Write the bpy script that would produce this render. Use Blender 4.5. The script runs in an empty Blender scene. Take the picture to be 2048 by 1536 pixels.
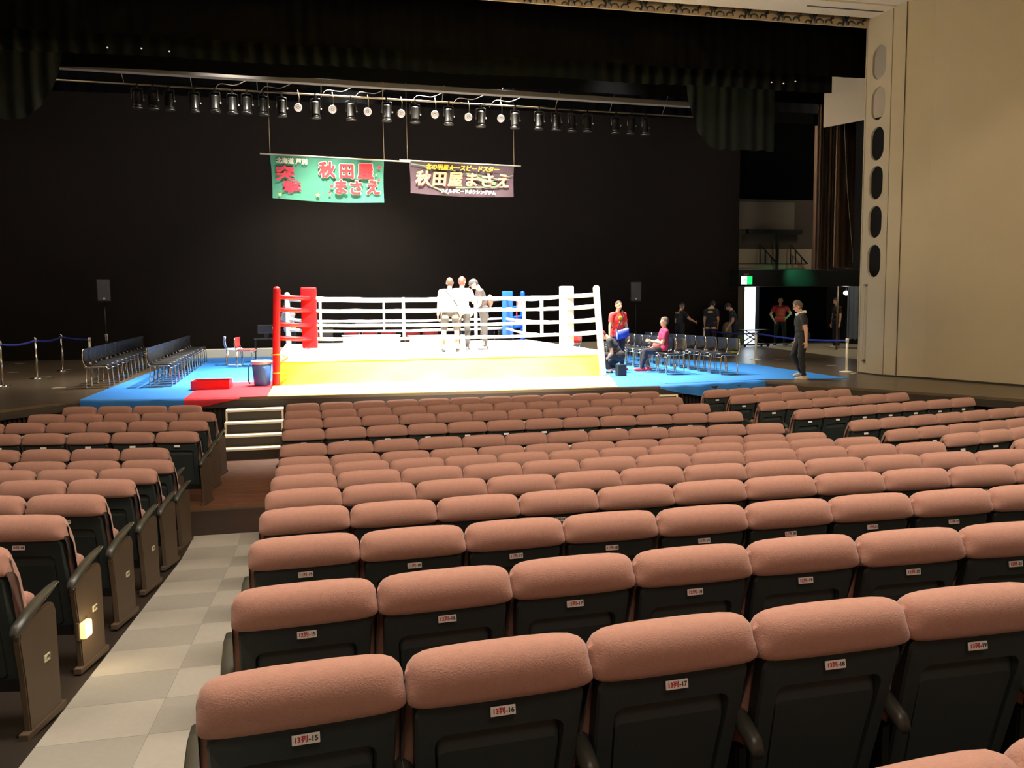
import bpy, bmesh, math, random
from mathutils import Vector, Matrix, Euler, noise
random.seed(7)
PI = math.pi
S = bpy.context.scene
C = S.collection

# ------------------------------------------------------------------ camera
cd = bpy.data.cameras.new('camera'); cam = bpy.data.objects.new('camera', cd); C.objects.link(cam)
cd.sensor_width = 36; cd.lens = 1700.05 / 2048 * 36; cd.clip_start = 0.05; cd.clip_end = 200
_r = Vector((0.9733350, -0.2291819, -0.0097258)); _u = Vector((0.0304185, 0.0869307, 0.9957499)); _f = Vector((0.2273624, 0.9694940, -0.0915841))
cam.matrix_world = Matrix(((_r.x, _u.x, -_f.x, 0), (_r.y, _u.y, -_f.y, 0), (_r.z, _u.z, -_f.z, 0), (0, 0, 0, 1)))
S.camera = cam
# ------------------------------------------------------------------ world, exposure
w = bpy.data.worlds.new('world'); S.world = w; w.use_nodes = True
w.node_tree.nodes['Background'].inputs[0].default_value = (1.0, 0.8, 0.6, 1); w.node_tree.nodes['Background'].inputs[1].default_value = 0.0
S.view_settings.view_transform = 'Standard'; S.view_settings.look = 'None'
S.view_settings.exposure = 0; S.view_settings.gamma = 1; S.view_settings.use_curve_mapping = False
S.cycles.max_bounces = 5; S.cycles.diffuse_bounces = 3; S.cycles.glossy_bounces = 2
S.cycles.sample_clamp_indirect = 4

# ------------------------------------------------------------------ lights
def light(kind, loc, tgt, power, col, size=0.3, angle=60, blend=0.5, sx=None):
    l = bpy.data.lights.new('lamp', kind); o = bpy.data.objects.new('lamp', l); C.objects.link(o)
    l.energy = power; l.color = col; o.location = loc
    o.rotation_euler = (Vector(tgt) - Vector(loc)).to_track_quat('-Z', 'Y').to_euler()
    if kind == 'SPOT':
        l.spot_size = math.radians(angle); l.spot_blend = blend; l.shadow_soft_size = size
    if kind == 'AREA':
        l.shape = 'RECTANGLE'; l.size = size; l.size_y = sx or size
    if kind == 'POINT': l.shadow_soft_size = size
    return o
WARM = (1.0, 0.86, 0.72); WHT = (1.0, 0.95, 0.88)
# the house downlights in the auditorium ceiling
light('AREA', (1.5, 3.6, 5.6), (1.5, 3.4, 0), 560, WARM, 5.0, sx=2)
light('AREA', (1.0, -3.0, 5.6), (1.0, 1.0, 0), 150, WARM, 5.0, sx=2)
light('AREA', (7.0, 3.6, 6.0), (7.0, 3.4, 0), 305, WARM, 4.0, sx=2)
light('AREA', (-4.5, 3.5, 6.3), (-4.5, 3.5, 0), 230, WARM, 3.0, sx=3)
light('AREA', (2.5, 10.5, 6.1), (2.5, 10.5, 0), 14, WARM, 7.0, sx=1.5)
light('SPOT', (7.4, 6.5, 6.4), (11.6, 9.0, -0.8), 600, (1.0, .86, .62), 0.25, 88, 0.18)
light('AREA', (8.5, 0.5, 5.5), (12.8, 13.0, 2.0), 260, (1.0, .86, .66), 3.0, sx=2)
# the lit stage: lamps over the ring and at the front of the house, plus added lamps where noted
for x in (0.6, 2.8, 5.0):
    for y in (19.3, 22.2):
        light('SPOT', (x, y, 6.7), (x, y, -1), 13000, WHT, 0.2, 76, 0.8)
light('SPOT', (0.5, 13.2, 6.4), (2.6, 18.2, -1.3), 36000, WHT, 0.25, 45, 1.0)
light('SPOT', (5.2, 13.2, 6.4), (3.4, 18.2, -1.3), 36000, WHT, 0.25, 45, 1.0)
light('SPOT', (1.5, 26.4, 7.5), (.5, 28.6, -1.5), 5000, WHT, 0.3, 85, 0.9)  # added spot brightening the cream step below the backdrop
light('SPOT', (-1.5, 21.0, 6.7), (-2.5, 21.0, -1), 4500, WHT, 0.3, 70, 1.0)
light('SPOT', (7.3, 20.0, 6.7), (8.0, 19.3, -1), 4500, WHT, 0.3, 74, 1.0)
light('AREA', (17.0, 23.0, 6.0), (16.4, 28.5, 0), 260, WARM, 2.0, sx=2)  # added lamp brightening the dark right wing, no fixture there
light('AREA', (-9.0, 22.0, 6.0), (-8.0, 23.5, -1), 260, WARM, 2.0, sx=2)  # unseen lamp brightening the left stage floor
light('AREA', (3.0, 12.5, 5.6), (3.0, 24.0, 3.8), 20, (1, .9, .75), 8.0, sx=0.8)
light('SPOT', (-12.5, 19.5, 5.0), (-2.5, 22.0, 4.9), 130, WARM, 0.3, 22, 0.6)  # added spot for glints on the left-hand lamp housings
light('SPOT', (19.5, 19.5, 5.0), (7.5, 22.0, 4.9), 150, WARM, 0.3, 22, 0.6)  # added spot for glints on the right-hand lamp housings

# ------------------------------------------------------------------ materials
def srgb(r, g, b):
    f = lambda c: (c / 255 / 12.92) if c / 255 <= .04045 else ((c / 255 + .055) / 1.055) ** 2.4
    return (f(r), f(g), f(b), 1)
MATS = {}
def mat(name, rgb, rough=0.6, metal=0, bump=None, var=0, vscale=8, spec=0.5, emit=None, estr=0, coat=0, stretch=None, alpha=1):
    m = bpy.data.materials.new(name); m.use_nodes = True; MATS[name] = m
    n = m.node_tree.nodes; L = m.node_tree.links; b = n['Principled BSDF']
    col = srgb(*rgb); b.inputs['Base Color'].default_value = col; b.inputs['Roughness'].default_value = rough
    b.inputs['Metallic'].default_value = metal; b.inputs['Specular IOR Level'].default_value = spec
    b.inputs['Coat Weight'].default_value = coat
    tc = n.new('ShaderNodeTexCoord'); mp = n.new('ShaderNodeMapping'); L.new(tc.outputs['Object'], mp.inputs[0])
    if stretch: mp.inputs['Scale'].default_value = stretch
    nz = n.new('ShaderNodeTexNoise'); nz.inputs['Scale'].default_value = vscale; nz.inputs['Detail'].default_value = 3; L.new(mp.outputs[0], nz.inputs[0])
    mx = n.new('ShaderNodeMix'); mx.data_type = 'RGBA'
    v = var if var else 0.04
    mx.inputs[6].default_value = tuple(c * (1 - v) for c in col[:3]) + (1,); mx.inputs[7].default_value = tuple(min(1, c * (1 + v)) for c in col[:3]) + (1,)
    L.new(nz.outputs[0], mx.inputs[0]); L.new(mx.outputs[2], b.inputs['Base Color'])
    if bump:
        n2 = n.new('ShaderNodeTexNoise'); n2.inputs['Scale'].default_value = bump[0]; n2.inputs['Detail'].default_value = 2; L.new(mp.outputs[0], n2.inputs[0])
        bp = n.new('ShaderNodeBump'); bp.inputs['Strength'].default_value = bump[1]; bp.inputs['Distance'].default_value = bump[2]
        L.new(n2.outputs[0], bp.inputs['Height']); L.new(bp.outputs[0], b.inputs['Normal'])
    if emit:
        b.inputs['Emission Color'].default_value = srgb(*emit); b.inputs['Emission Strength'].default_value = estr
    return m
M_fab = mat('seat_fabric', (174, 129, 112), .85, bump=(210, .5, .003), var=.10, vscale=40, spec=.2)
M_fab.node_tree.nodes['Principled BSDF'].inputs['Sheen Weight'].default_value = .25
M_shell = mat('seat_shell', (50, 57, 56), .45, bump=(300, .2, .001), spec=.35)
M_panel = mat('brown_panel', (84, 69, 53), .55, var=.12, vscale=4)
M_plate = mat('plate_silver', (245, 242, 238), .35, metal=.15)
M_black = mat('black_metal', (18, 18, 18), .45)
M_txtred = mat('ink_red', (190, 30, 30), .6)
M_txtblk = mat('ink_black', (40, 32, 30), .6)
M_arm = mat('armrest_dark', (62, 62, 54), .35)
M_carpA = mat('carpet_light', (168, 164, 153), .95, bump=(500, .4, .002), var=.06, vscale=25, spec=.1)
M_carpB = mat('carpet_dark', (155, 152, 142), .95, bump=(500, .4, .002), var=.06, vscale=25, spec=.1)
M_darkfloor = mat('floor_dark', (44, 37, 31), .5, var=.25, vscale=3)
M_woodfloor = mat('floor_wood', (104, 68, 48), .5, var=.25, vscale=6, stretch=(.4, 6, 1))
M_stage = mat('stage_boards', (92, 78, 60), .30, var=.3, vscale=2, stretch=(.35, 4, 1))
M_fascia = mat('fascia_brown', (52, 44, 34), .5)
M_rib = mat('rib_black', (26, 24, 21), .6)
M_cream = mat('cream_paint', (240, 228, 196), .5)
M_wall = mat('wall_beige', (174, 160, 132), .8, var=.05, vscale=1.2, spec=.25)
M_lintel = mat('lintel_beige', (226, 206, 168), .8, var=.04, vscale=1.5)
M_fret = mat('fret_back', (190, 166, 128), .8); M_fretd = mat('fret_dark', (28, 28, 32), .6)
M_velvet = mat('black_velvet', (7, 7, 7), 1, spec=.02)
M_border = mat('border_cloth', (15, 17, 16), .9, spec=.1)
M_drape = mat('grey_drape', (30, 34, 33), .85, spec=.1)
M_cyc = mat('backdrop_black', (29, 25, 22), 1, spec=.02)
M_tarpb = mat('tarp_blue', (40, 118, 196), .55, bump=(3, .35, .02), var=.08, vscale=3)
M_tarpr = mat('mat_red', (196, 28, 44), .6, bump=(3, .3, .01), var=.06)
M_tarpy = mat('mat_yellow', (246, 220, 104), .6, bump=(3, .3, .01), var=.05)
M_skirt = mat('skirt_yellow', (238, 226, 72), .5, bump=(1.2, .5, .05), var=.06, vscale=2)
M_canvas = mat('canvas_white', (240, 236, 230), .7)
M_redpad = mat('vinyl_red', (204, 22, 30), .4); M_bluepad = mat('vinyl_blue', (24, 90, 200), .4); M_whitepad = mat('vinyl_white', (240, 236, 228), .4)
M_rope = mat('rope_white', (242, 238, 232), .6)
M_chrome = mat('chrome', (215, 205, 190), .18, metal=1)
M_cseat = mat('chair_black', (22, 22, 23), .45)
M_redchair = mat('chair_red', (196, 60, 52), .6)
M_bin = mat('bin_blue', (70, 110, 200), .4); M_binlid = mat('bin_rim', (200, 205, 235), .4)
M_redbox = mat('tray_red', (206, 20, 24), .4); M_redin = mat('tray_inside', (120, 60, 46), .6)
M_belt = mat('belt_blue', (34, 48, 128), .6)
M_can = mat('lamp_housing', (40, 38, 34), .3, metal=.5)
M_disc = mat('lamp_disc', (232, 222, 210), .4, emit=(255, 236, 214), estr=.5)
M_cable = mat('cable_pale', (92, 82, 68), .5)
M_pipe = mat('batten_pipe', (120, 104, 78), .4, metal=.6)
M_trunk = mat('batten_box', (60, 54, 46), .6)
M_green = mat('banner_green', (54, 106, 84), .7, var=.05, spec=.2)
M_bred = mat('print_red', (192, 26, 30), .7); M_bcrim = mat('print_crimson', (170, 20, 42), .7); M_bcream = mat('print_cream', (206, 200, 168), .7)
M_byel = mat('print_yellow', (214, 172, 34), .7); M_plum = mat('banner_plum', (64, 48, 52), .7, var=.05, spec=.2); M_peach = mat('print_peach', (196, 146, 98), .7); M_bwhite = mat('print_white', (214, 208, 200), .7)
M_starp = mat('print_star', (196, 200, 80), .7); M_lime = mat('print_green', (84, 108, 70), .7)
M_peachd = mat('print_shade', (120, 66, 52), .7)
M_skin = mat('skin', (212, 158, 124), .6, spec=.3)
M_conc = mat('wall_concrete', (96, 88, 72), .9, var=.15, vscale=1)
M_brownc = mat('brown_curtain', (84, 62, 42), .95, var=.6, vscale=3, stretch=(3, 3, .05))
M_white = mat('white_paint', (236, 238, 238), .6)
M_case = mat('case_brown', (66, 56, 42), .5)
M_stripf = mat('floor_pale', (168, 156, 126), .5)
M_tape = mat('tape_white', (226, 214, 188), .6)
M_exitg = mat('exit_green', (20, 190, 90), .5, emit=(20, 200, 90), estr=2.2); M_exitw = mat('exit_white', (250, 255, 250), .5, emit=(235, 255, 240), estr=3.5)
M_warmlamp = mat('footlight_glass', (255, 230, 180), .5, emit=(255, 206, 130), estr=1.5)
M_bulb = mat('work_bulb', (255, 255, 255), .5, emit=(255, 250, 240), estr=14)
M_silver = mat('silver_drape', (96, 104, 112), .5)

# ------------------------------------------------------------------ mesh helpers
def obj(name, bm, m, parent=None, loc=None, rot=None, smooth=False, label=None, cat=None, group=None, kind=None):
    if isinstance(bm, bpy.types.Mesh): me = bm
    else:
        me = bpy.data.meshes.new(name); bm.normal_update(); bm.to_mesh(me); bm.free()
        for x in (m if isinstance(m, (list, tuple)) else [m]): me.materials.append(x)
        if smooth: me.polygons.foreach_set('use_smooth', [True] * len(me.polygons))
    o = bpy.data.objects.new(name, me); C.objects.link(o)
    if parent: o.parent = parent
    if loc: o.location = loc
    if rot is not None: o.rotation_euler = rot if hasattr(rot, '__len__') else (0, 0, rot)
    tag(o, label, cat, group, kind)
    return o
def tag(o, label=None, cat=None, group=None, kind=None):
    if label: o['label'] = label
    if cat: o['category'] = cat
    if group: o['group'] = group
    if kind: o['kind'] = kind
    return o
def thing(name, label, cat, loc=(0, 0, 0), rotz=0, group=None):
    o = bpy.data.objects.new(name, None); C.objects.link(o); o.location = loc; o.rotation_euler = (0, 0, rotz)
    o.empty_display_size = .1
    return tag(o, label, cat, group)
def struct(name, bm, m, parent=None, **k): return obj(name, bm, m, parent, kind='structure', **k)
def dup(root, loc=None, rotz=None, label=None, group=None):
    r = root.copy(); C.objects.link(r)
    if loc is not None: r.location = loc
    if rotz is not None: r.rotation_euler = (0, 0, rotz)
    if label: r['label'] = label
    if group: r['group'] = group
    for ch in list(root.children):
        c = ch.copy(); C.objects.link(c); c.parent = r
        for g in list(ch.children):
            d = g.copy(); C.objects.link(d); d.parent = c
    return r
def bx(bm, x0, x1, y0, y1, z0, z1, bev=0, mi=0):
    t = bmesh.new(); bmesh.ops.create_cube(t, size=1)
    for v in t.verts: v.co = Vector(((x0 + x1) / 2 + v.co.x * (x1 - x0), (y0 + y1) / 2 + v.co.y * (y1 - y0), (z0 + z1) / 2 + v.co.z * (z1 - z0)))
    if bev: bmesh.ops.bevel(t, geom=t.edges[:], offset=bev, segments=2, profile=.6, affect='EDGES')
    join(bm, t, mi)
def join(bm, t, mi=0, mtx=None):
    vm = {}
    for v in t.verts: vm[v] = bm.verts.new(mtx @ v.co if mtx else v.co)
    for f in t.faces:
        try:
            g = bm.faces.new([vm[v] for v in f.verts]); g.material_index = mi or f.material_index; g.smooth = f.smooth
        except ValueError: pass
    t.free()
def box(x0, x1, y0, y1, z0, z1, bev=0):
    bm = bmesh.new(); bx(bm, x0, x1, y0, y1, z0, z1, bev); return bm
def prism(pts, z0, z1, bm=None, mi=0):
    bm = bm or bmesh.new(); a = [bm.verts.new((p[0], p[1], z0)) for p in pts]; b = [bm.verts.new((p[0], p[1], z1)) for p in pts]
    n = len(pts); f = [bm.faces.new(b), bm.faces.new(a[::-1])] + [bm.faces.new((a[i], a[(i + 1) % n], b[(i + 1) % n], b[i])) for i in range(n)]
    for x in f: x.material_index = mi
    bmesh.ops.recalc_face_normals(bm, faces=bm.faces[:])
    return bm
def loft(rings, caps=True, bm=None, mi=0, closed=True):
    bm = bm or bmesh.new(); R = [[bm.verts.new(p) for p in r] for r in rings]; n = len(R[0])
    for a, b in zip(R[:-1], R[1:]):
        for i in range(n if closed else n - 1):
            j = (i + 1) % n
            f = bm.faces.new((a[i], a[j], b[j], b[i])); f.material_index = mi; f.smooth = True
    if caps:
        f = bm.faces.new(R[0][::-1]); f.material_index = mi; f = bm.faces.new(R[-1]); f.material_index = mi
    return bm
def tube(pts, r, n=8, bm=None, mi=0, rs=None, caps=True):
    pts = [Vector(p) for p in pts]; rings = []
    up = None
    for i, p in enumerate(pts):
        t = ((pts[i + 1] - p) if i + 1 < len(pts) else (p - pts[i - 1])).normalized()
        if 0 < i < len(pts) - 1: t = ((pts[i + 1] - p).normalized() + (p - pts[i - 1]).normalized()).normalized()
        if up is None:
            up = Vector((0, 0, 1)) if abs(t.z) < .9 else Vector((1, 0, 0))
        s = t.cross(up).normalized(); up = s.cross(t).normalized()
        rr = rs[i] if rs else r
        rings.append([p + (s * math.cos(2 * PI * k / n) + up * math.sin(2 * PI * k / n)) * rr for k in range(n)])
    b = loft(rings, caps, bm, mi)
    return b
def arcpath(pts, rad, k=4):
    pts = [Vector(p) for p in pts]; out = [pts[0]]
    for i in range(1, len(pts) - 1):
        a, b, c = pts[i - 1], pts[i], pts[i + 1]; u = (a - b).normalized(); v = (c - b).normalized()
        d = min(rad, (a - b).length * .45, (c - b).length * .45)
        for j in range(k + 1):
            t = j / k; out.append((b + u * d) * (1 - t) ** 2 + b * 2 * t * (1 - t) + (b + v * d) * t * t)
    out.append(pts[-1]); return out
def lathe(prof, n=20, loc=(0, 0, 0), bm=None, mi=0):
    rings = [[Vector((loc[0] + r * math.cos(2 * PI * k / n), loc[1] + r * math.sin(2 * PI * k / n), loc[2] + z)) for k in range(n)] for r, z in prof]
    return loft(rings, True, bm, mi)
def ellips(c, r, n=12, m=8, bm=None, mi=0, mtx=None):
    t = bmesh.new(); bmesh.ops.create_uvsphere(t, u_segments=n, v_segments=m, radius=1)
    for v in t.verts:
        p = Vector((v.co.x * r[0], v.co.y * r[1], v.co.z * r[2]))
        if mtx: p = mtx @ p
        v.co = p + Vector(c)
    for f in t.faces: f.smooth = True
    bm = bm or bmesh.new(); join(bm, t, mi); return bm
def cloth_strip(p0, p1, z0, z1, folds, amp, n=None, roundl=0, roundr=0, thick=True, drop=None):
    # pleated hanging cloth between two plan points
    p0 = Vector((*p0, 0)); p1 = Vector((*p1, 0)); d = p1 - p0; Ln = d.length; d.normalize(); nr = Vector((-d.y, d.x, 0))
    n = n or int(folds * 8); bm = bmesh.new(); top = []; mid = []; bot = []
    for i in range(n + 1):
        t = i / n; s = t * Ln
        o = nr * (amp * math.sin(2 * PI * folds * t + 1.3 * math.sin(5 * t)) * (0.6 + .4 * math.sin(17 * t)))
        zb = z0 + (.015 * math.sin(31 * t))
        if roundr and s > Ln - roundr: q = (s - (Ln - roundr)) / roundr; zb = z0 + (z1 - z0) * (1 - math.sqrt(max(0, 1 - q * q)))
        if roundl and s < roundl: q = 1 - s / roundl; zb = z0 + (z1 - z0) * (1 - math.sqrt(max(0, 1 - q * q)))
        if drop: zb += drop(t)
        b = p0 + d * s
        top.append(bm.verts.new(b + o * .5 + Vector((0, 0, z1)))); mid.append(bm.verts.new(b + o * .8 + Vector((0, 0, (z1 + zb) / 2)))); bot.append(bm.verts.new(b + o + Vector((0, 0, min(zb, z1 - .001)))))
    for i in range(n):
        for a, b in ((top, mid), (mid, bot)):
            f = bm.faces.new((a[i], b[i], b[i + 1], a[i + 1])); f.smooth = True
    return bm
def text_mesh(s, size, off=0.0, sx=1.0, shear=0.0, ext=0.0):
    cu = bpy.data.curves.new('t', 'FONT'); cu.body = s; cu.size = size; cu.offset = off; cu.align_x = 'CENTER'; cu.align_y = 'CENTER'; cu.shear = shear; cu.resolution_u = 3; cu.extrude = ext
    o = bpy.data.objects.new('t', cu); C.objects.link(o)
    dg = bpy.context.evaluated_depsgraph_get(); me = bpy.data.meshes.new_from_object(o.evaluated_get(dg))
    bpy.data.objects.remove(o); bpy.data.curves.remove(cu)
    for v in me.vertices: v.co.x *= sx
    return me
def fat_text(s, size, rad, sx=1.0, shear=0.0, n=10):
    base = text_mesh(s, size, 0, sx, shear); co = [v.co.copy() for v in base.vertices]; fc = [list(p.vertices) for p in base.polygons]; V = []; Fs = []
    for k in range(n + 1):
        d = Vector((0, 0, 0)) if k == n else Vector((rad * math.cos(2 * PI * k / n), rad * math.sin(2 * PI * k / n), -.0003 * (k + 1))); b0 = len(V)
        V += [c + d for c in co]; Fs += [[i + b0 for i in f] for f in fc]
    me = bpy.data.meshes.new(name='lettering'); me.from_pydata(V, [], Fs); return me
def text(name, s, size, m, parent, loc, rot=(PI / 2, 0, 0), off=0.0, sx=1.0, shear=0.0, label=None, ext=0.0):
    me = fat_text(s, size, off, sx, shear) if off > .007 else text_mesh(s, size, off, sx, shear, ext)
    me.materials.clear(); me.materials.append(m)
    o = bpy.data.objects.new(name, me); C.objects.link(o); o.parent = parent; o.location = loc; o.rotation_euler = rot
    if label: o['label'] = label
    return o
# ================================================================== SETTING
ZS = -1.6                                    # stage floor
ZF = -2.5                                    # front floor of the house
def ramp(y): return ZF + max(0.0, 8.9 - y) * 0.0945
# house floor: level by the stage, then a ramp climbing to the back
bm = bmesh.new()
ys = [16.5, 11.0, 8.9, 6, 3, 0, -3, -6]
for a, b in zip(ys[1:-1], ys[2:]):
    q = [(-12, a), (14.5, a), (14.5, b), (-12, b)]
    bm.faces.new([bm.verts.new((x, y, ramp(y))) for x, y in q])
bmesh.ops.remove_doubles(bm, verts=bm.verts, dist=1e-4)
floor = struct('floor', bm, M_darkfloor)
for f in floor.data.polygons:
    if f.normal.z < 0: floor.data.flip_normals(); break
# front wooden floor with its boards as pieces
wf = struct('floor', box(-12, 14.5, 11.0, 16.3, ZF - .1, ZF - .012), M_woodfloor)
me = None
for k in range(18):
    b = box(-1.75, -.2, 0.003, .26, -.02, 0, .003)
    if me is None:
        o = obj('plank', b, M_woodfloor, wf, loc=(0, 11.02 + k * .263, ZF + .004)); me = o.data
    else: b.free(); o = obj('plank', me, None, wf, loc=(0, 11.02 + k * .263, ZF + .004))
obj('nosing', box(-6, 8, 10.97, 11.01, ZF - .02, ZF + .012), M_pipe, wf)
obj('side_boards', box(-12, -1.75, 11.02, 16.3, ZF - .02, ZF + .002), M_woodfloor, wf); obj('side_boards', box(-.2, 14.5, 11.02, 16.3, ZF - .02, ZF + .002), M_woodfloor, wf)
# carpet tiles of the aisle, laid in two columns
tm = {}
sl = math.atan(.0945)
for i in range(13):
    for j in range(2):
        y = 9.72 - (i + .5) * .498; z = (ramp(y + .25) + ramp(y - .25)) / 2
        key = (i + j) % 2
        tilt = -math.atan((ramp(y - .25) - ramp(y + .25)) / .5)
        if key not in tm:
            o = obj('carpet_tile', box(-.2497, .2497, -.2485, .2485, -.004, .009, .002), (M_carpA, M_carpB)[key], floor); tm[key] = o.data
        else: o = obj('carpet_tile', tm[key], None, floor)
        o.location = (-1.08 + j * .5, y, z + .004); o.rotation_euler = (tilt, 0, 0)
for i in range(13, 19):
    for j in range(2):
        y = 9.72 - (i + .5) * .498; z = ramp(y)
        o = obj('carpet_tile', tm[(i + j) % 2], None, floor); o.location = (-1.08 + j * .5, y, z + .004); o.rotation_euler = (-sl, 0, 0)

# stage floor
edge = [(-12, 9.6), (-6.9, 11.8), (-6.2, 13.4), (-4.95, 15.2), (-4.05, 16.45), (-2.25, 16.0), (-1.6, 15.92), (6.9, 15.45), (9.1, 15.85), (10.1, 13.7), (11.3, 11.5), (12.4, 9.6), (14.5, 9)]
stage = struct('floor', prism(edge + [(20.5, 31), (-13.5, 31)], ZS - .06, ZS), M_stage)
# front of the stage: fascia band and a ribbed wall under it
bm = bmesh.new()
def off(pts, d):
    out = []
    for i, p in enumerate(pts):
        a = Vector(pts[max(0, i - 1)]); b = Vector(pts[min(len(pts) - 1, i + 1)]); t = (b - a).normalized(); out.append((p[0] - t.y * d, p[1] + t.x * d))
    return out
E0 = edge[:-1]
E1 = off(E0, .03)
prism([(x, y) for x, y in off(E0, -.012)] + E1[::-1], ZS - .17, ZS - .045, bm)
struct('trim_1', bm, M_fascia)
bm = bmesh.new(); E2 = off(E0, .12); prism(E2 + off(E0, .2)[::-1], ZF, ZS - .06, bm); struct('wall_front', bm, M_rib)
bm = bmesh.new()
for a, b in zip(E2[:-1], E2[1:]):
    a = Vector(a); b = Vector(b); d = (b - a); n = int(d.length / .085); ang = math.atan2(d.y, d.x)
    for k in range(n):
        p = a + d * ((k + .5) / n)
        t = bmesh.new(); bmesh.ops.create_cube(t, size=1)
        for v in t.verts: v.co = Vector((v.co.x * .035, v.co.y * .04 - .02, ZF + .45 + v.co.z * .8))
        join(bm, t, 0, Matrix.Translation((p.x, p.y, 0)) @ Matrix.Rotation(ang, 4, 'Z'))
o = struct('trim_2', bm, M_rib)
# pale linoleum beyond the boards at stage right of the picture
struct('floor', prism([(14.0, 17.5), (14.9, 20.9), (15.6, 24.9), (16.0, 28.0), (16.2, 30.9), (20.4, 30.9), (20.4, 17.5)], ZS, ZS + .006), M_stripf)

# proscenium side wall with its row of slot holes, right
PX = 12.07
def stadium(yc, zc, hw, hh, n=12):
    pts = []
    for k in range(n + 1): a = PI * k / n; pts.append((yc + hw * math.cos(a), zc + hh - hw + hw * math.sin(a)))
    for k in range(n + 1): a = PI + PI * k / n; pts.append((yc + hw * math.cos(a), zc - hh + hw + hw * math.sin(a)))
    return pts
bm = bmesh.new(); T = .05
slots = [(4.79, 5.50), (3.93, 4.63), (3.07, 3.79), (2.235, 2.955), (1.40, 2.10), (.55, 1.26)]
Y0, Y1 = 16.12, 16.95
zb = [6.15] + [(a[0] + b[1]) / 2 for a, b in zip(slots[:-1], slots[1:])] + [.40]
def quadw(y0, y1, z0, z1):
    for X, s in ((PX, 1), (PX + T, -1)):
        q = [(X, y0, z0), (X, y1, z0), (X, y1, z1), (X, y0, z1)]; bm.faces.new([bm.verts.new(p) for p in q][::s])
quadw(Y0, Y1, ZS + .03, .40); quadw(Y0, Y1, 6.15, 6.3)
for (z0, z1), t1, t0 in zip(slots, zb[:-1], zb[1:]):
    P = stadium(16.53, (z0 + z1) / 2, .225, (z1 - z0) / 2)
    n = len(P); out = []
    for (y, z) in P:
        dy, dz = y - 16.53, z - (z0 + z1) / 2
        ky = ((Y1 - 16.53) if dy > 0 else (16.53 - Y0)) / max(abs(dy), 1e-6); kz = ((t1 - (z0 + z1) / 2) if dz > 0 else ((z0 + z1) / 2 - t0)) / max(abs(dz), 1e-6)
        k = min(ky, kz); out.append((16.53 + dy * k, (z0 + z1) / 2 + dz * k))
    for X in (PX, PX + T):
        a = [bm.verts.new((X, *p)) for p in P]; b = [bm.verts.new((X, *p)) for p in out]
        for i in range(n):
            j = (i + 1) % n; bm.faces.new((a[i], a[j], b[j], b[i]))
            p, q = out[i], out[j]
            if abs(p[0] - q[0]) > 1e-4 and abs(p[1] - q[1]) > 1e-4:
                cy = Y1 if (p[0] + q[0]) / 2 > 16.53 else Y0; cz = t1 if (p[1] + q[1]) / 2 > (z0 + z1) / 2 else t0
                bm.faces.new((b[i], b[j], bm.verts.new((X, cy, cz))))
        if X == PX: A = a
        else:
            for i in range(n):
                j = (i + 1) % n; bm.faces.new((A[i], A[j], a[j], a[i]))
bmesh.ops.recalc_face_normals(bm, faces=bm.faces[:])
wr = struct('wall_right', bm, M_wall)
obj('edge_strip', box(PX - .015, PX + T + .01, Y1, Y1 + .03, ZS + .02, 6.3), M_wall, wr)
poly = [(12.08, 16.12), (12.17, 15.80), (12.40, 15.25), (12.97, 13.25), (13.7, 10.5), (14.5, 7.5), (14.5, -6.5)]
bm = bmesh.new(); prism(poly + [(x + .25, y) for x, y in poly[::-1]], ZS + .035, 7.2, bm); wr2 = struct('wall_right', bm, M_wall)
bm = bmesh.new(); prism([(x, y) for x, y in off(poly, -.02)][:-1] + [(x + .1, y) for x, y in poly[:-1]][::-1], ZF, ZS + .035, bm); struct('baseboard_right', bm, M_rib)
# recessed joints of the wall panels
jb = bmesh.new()
bx(jb, 12.153, 12.169, 15.794, 15.806, ZS + .04, 6.4)
obj('joint', jb, M_case, wr2)
bm = tube(arcpath([(PX, 16.75, .38), (PX - .05, 16.75, .38), (PX - .05, 16.78, -1.3), (PX, 16.78, -1.3)], .03), .013)
hb = obj('guide_rail', bm, M_wall, wr); 
for z in (.38, -1.3): obj('bracket', box(PX - .03, PX, 16.72, 16.81, z - .02, z + .02), M_case, wr)
# backstage framing seen through the upper slots
bm = bmesh.new(); tube([(12.45, 16.6, ZS), (12.45, 16.6, 5.6)], .02, bm=bm); tube([(12.45, 16.2, 4.1), (12.45, 16.8, 4.75)], .012, bm=bm); tube([(12.45, 16.75, 4.6), (12.45, 16.4, 4.0)], .012, bm=bm)
tag(obj('pipe_frame', bm, M_black), 'thin dark pipe frame behind the oval slots of the proscenium wall', 'frame')
# left proscenium (out of frame), house walls and ceiling
struct('wall_left', prism([(-6.4, 16.95), (-6.5, 16.1), (-7.3, 13.25), (-9, 7.5), (-9, -6.5), (-9.3, -6.5), (-9.3, 16.95)], ZF, 7.2), M_wall)
struct('wall_back', box(-9.3, 14.8, -6.8, -6.5, ZF, 7.2), M_wall)
struct('ceiling', box(-9.3, 14.8, -6.8, 15.0, 7.2, 7.4), M_lintel)
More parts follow.
